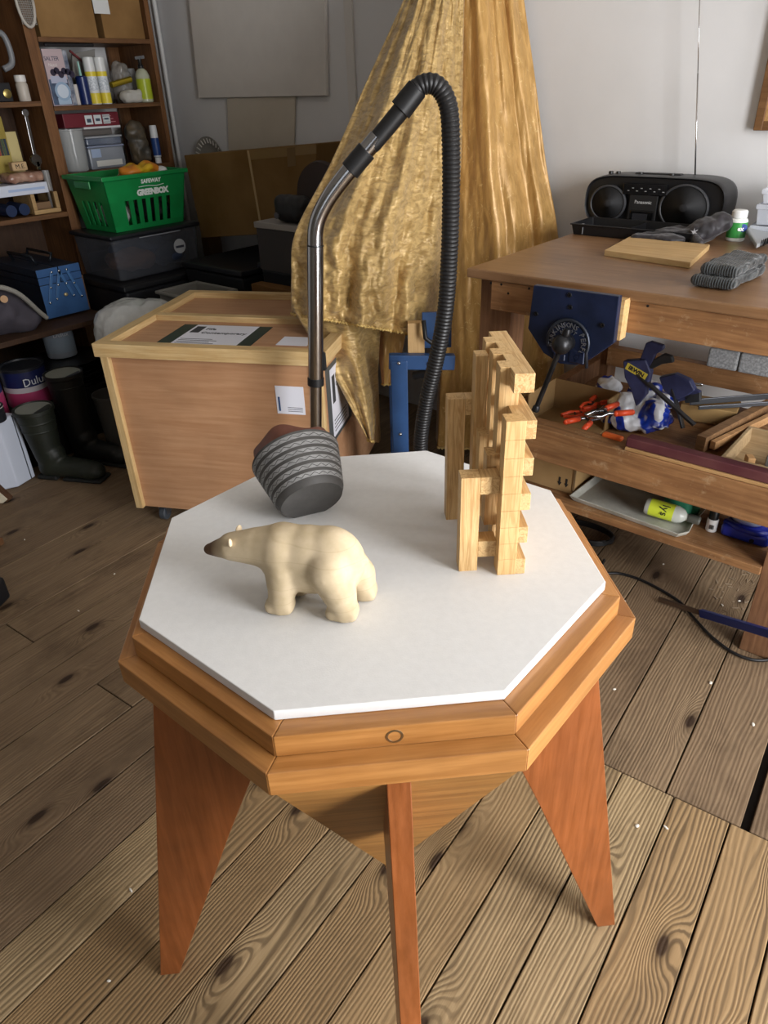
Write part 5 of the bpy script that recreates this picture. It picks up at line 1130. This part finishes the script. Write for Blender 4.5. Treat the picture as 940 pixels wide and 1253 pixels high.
G().ell((TX + .003, (ya + yb) / 2 + .005, za + .085), (.005, .010, .008), u=10, v=6).build('catch', plain('#c9b98f', .35, .6), tbx, world=True, smooth=True)
for d_ in (.03, -.03):
    yc = (ya + yb) / 2 + d_; g = G(); g.tube([V((-2.93, yc, zb2)), V((-2.93, yc + d_ * .5, zb2 + .035)), V((-2.72, yc + d_ * .5, zb2 + .035)), V((-2.72, yc, zb2))], .006, 8); g.build('handle', plain('#24282e', .35, .5), tbx, world=True, smooth=True)
# ---- beside the upright
o = bb('timber_post', -2.81, -2.76, 1.112, 1.162, 0, .62, wood('#6d4d31', '#866441', 'Z', 2, .7), None); tag(o, 'short brown timber post standing beside the shelf upright', 'post')
# ================================================================ stack by the shelving: tubs, basket, cartons
BKP = plain('#1b1c1f', .5); 
def tubbox(name, label, x0, x1, y0, y1, z0, z1, body, lid, cat='storage box', taper=.02, lidh=.03, contents=None):
    t = thing(name, label, cat, ((x0 + x1) / 2, (y0 + y1) / 2, z0))
    def rg(k, z): return [V((x0 + k, y0 + k, z)), V((x1 - k, y0 + k, z)), V((x1 - k, y1 - k, z)), V((x0 + k, y1 - k, z))]
    g = G(); g.loft([rg(taper, z0 + .0005), rg(.008, z1 - lidh)]); g.build('tub', body, t, world=True, bev=.012, seg=3)
    g = G(); g.loft([rg(.003, z1 - lidh), rg(-.004, z1 - lidh + .006), rg(-.002, z1 - .004), rg(.012, z1 - .0005)]); g.build('lid', lid, t, world=True, bev=.004)
    return t
tubbox('black_storage_box', 'black plastic storage box on the floor at the bottom of the stack', -2.88, -2.44, 1.17, 1.70, 0, .30, BKP, plain('#202125', .45))
tubbox('black_storage_box', 'black lidded storage box beneath the clear storage box', -2.88, -2.46, 1.18, 1.69, .3005, .600, plain('#222327', .5), plain('#17181b', .5))
sb2 = tubbox('clear_storage_box', 'clear storage box of folded cloth under the green basket', -2.86, -2.52, 1.20, 1.67, .6005, .800, plain('#55585f', .2, alpha=.62, spec=.6), plain('#1d1f24', .4), lidh=.022)
for c_, r_, cc in (((-2.66, 1.36, .67), (.12, .11, .05), '#7c5a4c'), ((-2.64, 1.54, .67), (.12, .08, .05), '#27324a'), ((-2.7, 1.44, .70), (.10, .16, .04), '#3b4762')):
    g = G(); g.ell(c_, r_); me = blob(g, .012, 2, .5, nz(18, .02)); link('folded_cloth', tolocal(me, sb2), plain(cc, .8), sb2, True)
g = G(); g.lathe([(.032, 0), (.032, .002)], (-2.5325, 1.55, .705), 28, Matrix.Rotation(R(90), 3, 'Y')); ld_ = g.build('logo_disc', plain('#b8bcc0', .4), sb2, world=True)
bb('logo_bar', -2.5305, -2.5290, 1.528, 1.572, .698, .708, plain('#2a2f3c', .5), ld_, 0)
bb('lid_glint', -2.5225, -2.5200, 1.34, 1.56, .772, .776, plain('#8d9096', .2), sb2, 0)
# ---- green supermarket basket
GRN = plain('#0f7a3c', .4, c2='#138a46', vs=6, spec=.5); GRND = plain('#0c6030', .45)
bk = thing('green_basket', 'green plastic shopping basket with slotted sides on the clear storage box', 'basket', (-2.70, 1.42, .8))
X0, X1, Y0, Y1, Z0, Z1 = -2.85, -2.545, 1.235, 1.655, .8008, 1.026
def wallpt(side, u, z):
    """u along the side 0..1; the walls lean outwards towards the rim"""
    k = .030 * (1 - (z - Z0) / (Z1 - Z0))
    x0, x1, y0, y1 = X0 + k, X1 - k, Y0 + k, Y1 - k
    return {'f': V((x1, y0 + (y1 - y0) * u, z)), 'b': V((x0, y0 + (y1 - y0) * u, z)), 'l': V((x0 + (x1 - x0) * u, y0, z)), 'r': V((x0 + (x1 - x0) * u, y1, z))}[side]
nrm = {'f': V((-.004, 0, 0)), 'b': V((.004, 0, 0)), 'l': V((0, .004, 0)), 'r': V((0, -.004, 0))}
zc0, zc1 = Z0 + .022, Z0 + .122
for sd_, ns in (('f', 6), ('b', 6), ('l', 4), ('r', 4)):
    def quad(nm, u0, u1, z0, z1, mat=GRN): G().prism([wallpt(sd_, u0, z0), wallpt(sd_, u1, z0), wallpt(sd_, u1, z1), wallpt(sd_, u0, z1)], nrm[sd_]).build(nm, mat, bk, world=True)
    quad('wall_panel', 0, 1, zc1, Z1); quad('base_band', 0, 1, Z0, zc0)
    w = .62 / (ns + 1)
    edges = [0]
    for i in range(ns):
        c_ = .17 + .66 * (i + .5) / ns; hw_ = .026 if sd_ in 'fb' else .040; edges += [c_ - hw_, c_ + hw_]
    edges.append(1)
    for i in range(0, len(edges), 2): quad('slat', edges[i], edges[i + 1], zc0, zc1)
g = G()
ro_, ri_ = .010, -.004
def rr_(k, z): return [V((X0 - k, Y0 - k, z)), V((X1 + k, Y0 - k, z)), V((X1 + k, Y1 + k, z)), V((X0 - k, Y1 + k, z))]
g.loft([rr_(.001, Z1 - .018), rr_(ro_, Z1 - .016), rr_(ro_, Z1), rr_(ri_, Z1), rr_(ri_, Z1 - .012)], caps=False); g.build('rim', GRN, bk, world=True, bev=.002)
bb('base', X0 + .03, X1 - .03, Y0 + .03, Y1 - .03, Z0, Z0 + .005, GRND, bk)
bb('handle_grip', X0 + .09, X1 - .09, Y0 - .016, Y0 - .008, Z1 - .05, Z1 - .018, GRN, bk, .004)
WT = plain('#dfe6e0', .5)
fo = wallpt('f', .56, Z1 - .034) + V((.0012, 0, 0)); upv = (wallpt('f', .5, Z1) - wallpt('f', .5, Z0)).normalized()
text('SAFEWAY', .023, fo, (0, 1, 0), upv, WT, bk, bold=.0008); text('GREENBOX', .033, wallpt('f', .57, Z1 - .078) + V((.0012, 0, 0)), (0, 1, 0), upv, WT, bk, bold=.0022, spacing=.9)
g = G(); g.tube(smoothpath([wallpt('f', .40, Z1 - .054) + V((.001, 0, 0)), wallpt('f', .52, Z1 - .0525) + V((.001, 0, 0)), wallpt('f', .62, Z1 - .056) + V((.001, 0, 0)), wallpt('f', .72, Z1 - .052) + V((.001, 0, 0))], 5), .0013, 6); g.build('printed_swoosh', WT, bk, world=True)
yl = thing('yellow_gloves', 'crumpled yellow and orange rubber gloves on top of the green basket', 'gloves', (-2.66, 1.46, 1.0))
g = G(); c_ = PX(170, 203, -2.62); g.ell((-2.63, c_.y - .03, 1.032), (.06, .06, .024)); g.ell((-2.64, c_.y + .045, 1.035), (.05, .055, .026)); g.ell((-2.66, c_.y, .99), (.08, .10, .05)); me = blob(g, .008, 2, .5, nz(25, .016))
m_, nt, b_ = nmat('yellow_rubber'); v = coords(nt, (1, 1, 1), 0); nt.links.new(ramp(nt, noisef(nt, v, 8, 1), [(0.48, '#c9a21e'), (0.56, '#c77a22')]), b_.inputs['Base Color']); b_.inputs['Roughness'].default_value = .45
link('rubber', tolocal(me, yl), m_, yl, True)
for i, (c_, r_, cc, lb) in enumerate((((-2.68, 1.33, .86), (.09, .07, .052), '#b9bcbb', 'white bundle inside the green basket'), ((-2.68, 1.54, .86), (.09, .08, .052), '#2b2a2e', 'dark bundle inside the green basket'))):
    g = G(); g.ell(c_, r_); me = blob(g, .01, 2, .5, nz(25, .015)); o = link('cloth_bundle', me, plain(cc, .8), None, True); tag(o, lb, 'cloth')
wh = PX(196, 203, -2.62); g = G(); g.ell((-2.62, wh.y, 1.02), (.03, .028, .02)); o = g.build('white_rag', plain('#c8cac8', .7), smooth=True); tag(o, 'small white rag at the end of the green basket', 'rag')
o = bb('small_carton', -2.78, -2.72, 1.86, 1.94, 0, 1.06, card('#75573a', '#654a30'), None); tag(o, 'narrow brown carton standing behind the basket near the wall pipes', 'box')
# ---- big cardboard box on black boxes
for (x0, x1, y0, y1, z0, z1, lb) in ((-2.42, -1.72, 1.50, 1.98, 0, .34, 'black storage box on the floor beneath the large cardboard box'), (-2.44, -2.02, 1.48, 1.98, .3405, .66, 'black lidded storage box supporting the large cardboard box'), (-2.00, -1.66, 1.56, 1.98, .3405, .69, 'black lidded box under the cardboard box end nearest the gold drapery')):
    tubbox('black_storage_box', lb, x0, x1, y0, y1, z0, z1, plain('#1d1e21', .5), plain('#16171a', .45))
bx = thing('large_cardboard_box', 'large closed brown cardboard box tilted on the black storage boxes', 'box', (-2.15, 1.85, .71))
q_ = [PY(*c_, 1.70) for c_ in ((247, 291), (387, 283), (387, 176), (225, 190))]
BIG = card('#75592f', '#66491f'); BIG = card('#7a5e38', '#6b5029')
g = G(); g.prism(q_, (0, .25, 0)); g.build('carton', BIG, bx, world=True, bev=.003)
qa = [PY(*c_, 1.698) for c_ in ((302, 184), (320, 288), (322, 288), (304.5, 184))]; g = G(); g.prism(qa, (0, .003, 0)); g.build('flap_seam', plain('#a98f66', .8), bx, world=True)
qa = [PY(*c_, 1.6985) for c_ in ((304, 196), (387, 188), (387, 177), (303, 184))]; g = G(); g.prism(qa, (0, .002, 0)); g.build('packing_tape', plain('#7d6238', .35), bx, world=True)
qa = [PY(*c_, 1.698) for c_ in ((352, 204), (362, 203), (361, 180), (351, 181))]; g = G(); g.prism(qa, (0, .002, 0)); g.build('packing_tape', plain('#6d532c', .35), bx, world=True)
# behind: glass plate
gp = PY(243, 190, 1.93); t = thing('glass_dish', 'round cut-glass dish standing on edge behind the large cardboard box', 'dish', (gp.x, 2.0, .90))
g = G(); g.lathe([(.02, 0), (.085, .004), (.115, .018), (.12, .022), (.12, .026), (.11, .022), (.08, .010)], (gp.x, 2.0165, gp.z - .04), 36, Matrix.Rotation(R(90), 3, 'X')); g.build('dish', plain('#a9a59c', .2, alpha=.75), t, smooth='auto', world=True)
g = G()
for i in range(28):
    an = 2 * math.pi * i / 28; g.bar((gp.x + .09 * math.cos(an), 2.000, gp.z - .04 + .09 * math.sin(an)), (gp.x + .112 * math.cos(an), 1.993, gp.z - .04 + .112 * math.sin(an)), .006, .004)
g.build('cut_rim', plain('#d8d4cb', .2), t, world=True)
o = bb('support_stack', gp.x - .12, gp.x + .12, 1.955, 1.99, .70, gp.z - .162, card('#5d4630', '#4e3a26'), None) if False else None
# black camera bag, grey box, brown disc
bs1 = PH_(350, 275, 2.62)
gb = thing('grey_carton', 'pale grey edged dark carton in front of the large cardboard box', 'box', (-1.72, 1.46, .69)); 
cb3 = V((-1.72, 1.50)); zt3 = PY(352, 276, 1.45).z
bb('carton', -1.86, -1.62, 1.455, 1.555, .6605 + .03, zt3 - .022, plain('#33302f', .7), gb, .003); bb('lid', -1.865, -1.615, 1.45, 1.557, zt3 - .022, zt3, plain('#8b8782', .7), gb, .002)
cbg = thing('camera_bag', 'rounded black camera bag resting on the dark carton', 'bag', (-1.74, 1.50, zt3))
p = PY(352, 260, 1.47); g = G(); g.box((p.x, 1.50, zt3 + .052), (.17, .075, .10), bev=.035, seg=4); me = blob(g, .006, 4, .5, nz(30, .003))
for vv in me.vertices: vv.co.z = max(vv.co.z, zt3 + .0006)
link('bag', tolocal(me, cbg), plain('#0f0f11', .5), cbg, True)
G().lathe([(.012, 0), (.012, .006)], (p.x - .05, 1.462, zt3 + .03), 16, Matrix.Rotation(R(90), 3, 'X')).build('buckle', plain('#4d4d50', .3), cbg, world=True)
p = PY(398, 232, 1.66); t = thing('brown_cushion', 'round dark brown stool seat leaning behind the gold cloth', 'stool', (p.x, 1.68, .69)); g = G(); g.lathe([(.05, 0), (.13, .006), (.135, .02), (.13, .036), (.05, .042)], (p.x, 1.665, p.z - .03), 32, Matrix.Rotation(R(90), 3, 'X'), 1.0, 1.0); g.build('seat', plain('#2f1d16', .5, bump=.1), t, smooth='auto', world=True)
for d_ in (-.07, .07): G().cyl((p.x + d_, 1.645, .69), (p.x + d_ * .6, 1.645, p.z - .06), .012, n=10).build('leg', plain('#2b1b14', .5), t, world=True)
# cartons and bin behind the crate
def pyb(name, label, cat, Y, r_, depth, mat, bev=.002, z0=None, z1=None):
    l, t_, r2, b = r_; a_, c_ = PY(l, b, Y), PY(r2, t_, Y); z0 = a_.z if z0 is None else z0
    o = bb(name, a_.x, c_.x, Y, Y + depth, z0, c_.z if z1 is None else z1, mat, None, bev); return tag(o, label, cat)
rz_ = PY(330, 330, 1.40)
o = bb('flat_carton', -1.86, -1.50, 1.395, 1.452, .560, .645, card('#6d4d2a', '#5c3f20'), None); tag(o, 'flat brown carton lying behind the art crate', 'box')
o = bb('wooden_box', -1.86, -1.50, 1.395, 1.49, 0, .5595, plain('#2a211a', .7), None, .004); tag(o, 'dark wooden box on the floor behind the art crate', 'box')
bn_ = thing('grey_bin', 'grey-white open plastic bin behind the art crate', 'bin', (-2.12, 1.32, 0))
g = G(); cxx, cyy = -2.14, 1.325
def rb_(k, z): return [V((cxx - .13 + k, cyy - .10 + k, z)), V((cxx + .13 - k, cyy - .10 + k, z)), V((cxx + .13 - k, cyy + .10 - k, z)), V((cxx - .13 + k, cyy + .10 - k, z))]
g.loft([rb_(.03, .001), rb_(0, .585), rb_(-.012, .585), rb_(-.012, .60), rb_(.006, .60), rb_(.035, .01)]); g.build('bin', plain('#77756f', .5), bn_, world=True, bev=.006)
# ---- translucent refuse bag
pb2 = thing('plastic_sack', 'full translucent grey plastic sack beside the art crate', 'bag', (-2.22, 1.02, 0))
g = G(); g.ell((-2.22, 1.04, .45), (.165, .165, .165)); g.ell((-2.14, 1.10, .49), (.13, .11, .12)); g.ell((-2.25, 1.08, .20), (.12, .115, .22))
me = blob(g, .008, 3, .5, lambda co: .018 * noise.noise(co * 7) - .010 * abs(noise.noise(V((co.x * 16, co.y * 16, co.z * 7)))) - .006 * abs(noise.noise(co * 38)))
for vv in me.vertices: vv.co.z = max(vv.co.z, .002)
link('film', tolocal(me, pb2), plain('#c8cbca', .16, c2='#e2e5e4', vs=7, alpha=.88, spec=.9), pb2, True)
# ================================================================ dark corner on the left
gh = thing('holdall', 'grey canvas holdall slumped on the shelf below the blue toolbox', 'bag', (-2.62, .70, .38))
g = G(); g.ell((-2.64, .66, .575), (.12, .17, .10)); g.ell((-2.60, .60, .62), (.10, .12, .10)); g.ell((-2.62, .76, .53), (.10, .09, .06))
me = blob(g, .010, 3, .5, nz(12, .02)); 
for vv in me.vertices: vv.co.z = max(vv.co.z, .4962); vv.co.y = min(vv.co.y, .872)
link('canvas', tolocal(me, gh), plain('#403c44', .85, c2='#4d4952', vs=8, bump=.2, bs=60), gh, True)
g = G(); g.tube(smoothpath([V((-2.52, .52, .66)), V((-2.50, .64, .70)), V((-2.51, .74, .66)), V((-2.53, .82, .56)), V((-2.535, .845, .53))], 6), .010, 8); g.build('binding', plain('#8a877f', .8), gh, smooth=True, world=True)
G().cyl(PX(5, 366, -2.50), PX(5, 366, -2.47), .014, n=16).build('toggle', plain('#b08a62', .5), gh, world=True, smooth='auto')
o = bb('platform_shelf', -2.90, -2.47, .4446, 1.10, .474, .4955, DARKBACK, sh)
def tin(name, label, c_, r_, z0, z1, mats, txt=None):
    t = thing(name, label, 'tin', (c_[0], c_[1], z0)); h = z1 - z0
    G().lathe([(r_ * .97, .0004), (r_, .003), (r_, h - .006), (r_ * 1.03, h - .004), (r_ * 1.03, h), (r_ * .9, h), (r_ * .88, h - .006)], (0, 0, 0), 30).build('can', mats[0], t, smooth='auto')
    for i, (f0, f1, mt) in enumerate(mats[1]): G().lathe([(r_ + .0006, h * f0), (r_ + .0006, h * f1)], (0, 0, 0), 30).build('label_band', mt, t, smooth='auto')
    if txt:
        d = V((CAM.x - c_[0], CAM.y - c_[1], 0)).normalized(); rt = V((-d.y, d.x, 0)); ang = R(txt[2]); dd = d * math.cos(ang) + rt * math.sin(ang); r2 = V((-dd.y, dd.x, 0))
        text(txt[0], txt[1], V((c_[0], c_[1], z0 + h * txt[3])) + dd * (r_ + .0012), r2, (0, 0, 1), plain('#d7d9dd', .5), t)
    return t
NAVY, PINK, TINW = plain('#1a2150', .4), plain('#a53a63', .4), plain('#8f98a3', .35)
pt_ = PX(34, 480, -2.44)
tin('paint_tin', 'navy and pink paint tin standing behind the front boot', (-2.462, .655), .085, .235, .40, (plain('#22242a', .4), [(.05, .42, PINK), (.42, .55, plain('#b9b4b8', .4)), (.55, .92, NAVY)]), ('Dulux', .045, 26, .68))
tin('paint_tin', 'pink paint tin at the end of the row of tins', (-2.455, .47), .080, .235, .40, (plain('#1c1d22', .4), [(.05, .6, PINK), (.6, .92, NAVY)]))
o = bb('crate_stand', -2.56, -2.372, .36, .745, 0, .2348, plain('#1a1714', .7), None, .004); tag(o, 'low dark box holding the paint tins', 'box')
tin('paint_can', 'pale blue-white paint can under the holdall', (-2.60, .90), .062, .345, .465, (TINW, [(.2, .75, plain('#8e9dab', .4))]), ('Dulux', .026, 10, .86))
st = thing('pan_stack', 'stack of black trays under the pale paint can', 'trays', (-2.58, .88, 0))
for i in range(6): G().lathe([(.12 + .008 * (i % 2), .0), (.14 + .006 * (i % 3), .016), (.146 + .006 * (i % 3), .018), (.13, .02)], (-2.58, .90, .225 + .02 * i - .001 * i), 28).build('tray', plain('#1b1c1e', .3), st, smooth='auto', world=True)
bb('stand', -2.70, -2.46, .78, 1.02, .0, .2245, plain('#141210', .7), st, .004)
tin('small_tin', 'small black tin with a pale lid beside the white casing', (-2.26, .42), .045, .285, .345, (plain('#25262a', .35), [(.86, .99, plain('#b5b3ad', .4))]))
# wellington boots
BOOT = plain('#1d211a', .5, c2='#262a22', vs=8, bump=.1, bs=50); BOOTI = plain('#7d8078', .8)
def boot(label, heel, toe_dir, top, H, mat):
    """heel: x, y on the floor; toe_dir: angle; H: shaft height"""
    t = thing('rubber_boot', label, 'boot', (heel[0], heel[1], 0), R(toe_dir), 'rubber boots on the floor by the shelves')
    g = G(); g.caps((0, 0, .05), (.02, 0, .10), .048, .052); g.caps((.02, 0, .05), (.16, 0, .042), .046, .040); g.ell((.175, 0, .038), (.062, .046, .037)); g.ell((.0, 0, .035), (.05, .043, .034))
    g.cyl((.004, 0, .08), (-.004, 0, H), .050, .072, 28)
    me = blob(g, .005, 6, .5)
    for vv in me.vertices: vv.co.z = max(vv.co.z, .012)
    link('shaft', me, mat, t, True)
    g = G(); g.lathe([(.073, H - .012), (.076, H - .01), (.076, H + .004), (.070, H + .004), (.068, H - .003)], (-.004, 0, 0), 28); cuff_ = g.build('cuff', mat, t, smooth='auto')
    G().lathe([(.066, H + .0005), (.066, H + .0012)], (-.004, 0, 0), 28).build('lining', BOOTI, cuff_)
    g = G(); g.box((-.004, 0, .009), (.09, .085, .018), bev=.006); g.box((.15, 0, .007), (.17, .088, .014), bev=.006); g.build('sole', plain('#121311', .7), t)
    for z in (H - .05, H - .085): G().lathe([(.071 - (H - z) * .08, z), (.073 - (H - z) * .08, z + .004), (.071 - (H - z) * .08, z + .008)], (-.002, 0, 0), 28).build('ridge', mat, t, smooth='auto')
boot('dark green rubber boot with an open pale lining', (-2.235, .565), 28, None, .292, BOOT)
boot('tall black rubber boot standing behind the green boot', (-2.28, .735), 20, None, .375, plain('#131412', .5))
bkt = thing('grey_bucket', 'dull grey bucket on the floor between the boots and the crate', 'bucket', (-2.235, .885, 0)); g = G(); g.lathe([(.055, .001), (.058, .004), (.072, .245), (.076, .247), (.076, .255), (.070, .255), (.056, .01)], (0, 0, 0), 28); g.build('bucket', plain('#4b4a46', .6), bkt, smooth='auto')
# white casing at the left edge
wcs = thing('white_casing', 'white rounded metal casing standing on the floor by the boots', 'casing', (-2.22, .44, 0))
e1, e2 = PZ(20, 598, 0), PZ(44, 583, 0); dw = (e2 - e1); dn = V((-dw.y, dw.x, 0)).normalized(); ln = dw.length; bk_dir = dn
le = (e1 - dw.normalized() * .0)
g = G(); back = -dn if (-dn).dot(HF) > 0 else dn
pts = [e2, e1 + dw * .12, e1 + back * .02 - dw * .05, e1 + back * .09 - dw * .75, e2 + back * .09 - dw * .1]
pts = [V((p.x, p.y, .0005)) for p in pts]
g.prism(pts, (0, 0, .277)); g.build('casing', plain('#c9d0de', .35), wcs, world=True, bev=.006, seg=3)
g = G(); g.bar(e2 - dw * .22 + V((0, 0, .004)) - back * .0008, e2 - dw * .22 + V((0, 0, .276)) - back * .0008, .003, .003, up=back); g.build('seam', plain('#2a2d33', .6), wcs, world=True)
# leaning offcuts at the left edge
a_, b_2 = PZ(14, 615, 0), PZ(4, 632, 0)
bar_thing('dark_batten', 'dark brown batten leaning upright beside the white casing', 'timber', V((PZ(12, 612, 0).x, PZ(12, 612, 0).y, .002)), V((PZ(12, 612, 0).x - .10, PZ(12, 612, 0).y - .10, .25)), .018, .03, wood('#4d3321', '#63452e', 'X', 2, .6))
bar_thing('pale_trim', 'pale white-ended trim strip leaning beside the dark batten', 'timber', V((PZ(6, 614, 0).x, PZ(6, 614, 0).y, .002)), V((PZ(6, 614, 0).x - .10, PZ(6, 614, 0).y - .12, .25)), .010, .03, plain('#c9c0aa', .6))
p = PZ(-4, 742, 0); o = G().box((p.x - .03, p.y, .04), (.09, .07, .08), rz=R(30), bev=.012, seg=3).build('black_case', plain('#15161a', .5)); tag(o, 'black rounded case on the floor at the edge of the boards', 'case')
p = PZ(2, 668, 0); bar_thing('brown_offcut', 'short brown timber offcut lying on the floor near the casing', 'timber', V((p.x, p.y, .014)), V((p.x - .12, p.y - .06, .014)), .03, .026, wood('#5b3d25', '#744f30', 'X', 2, .6))
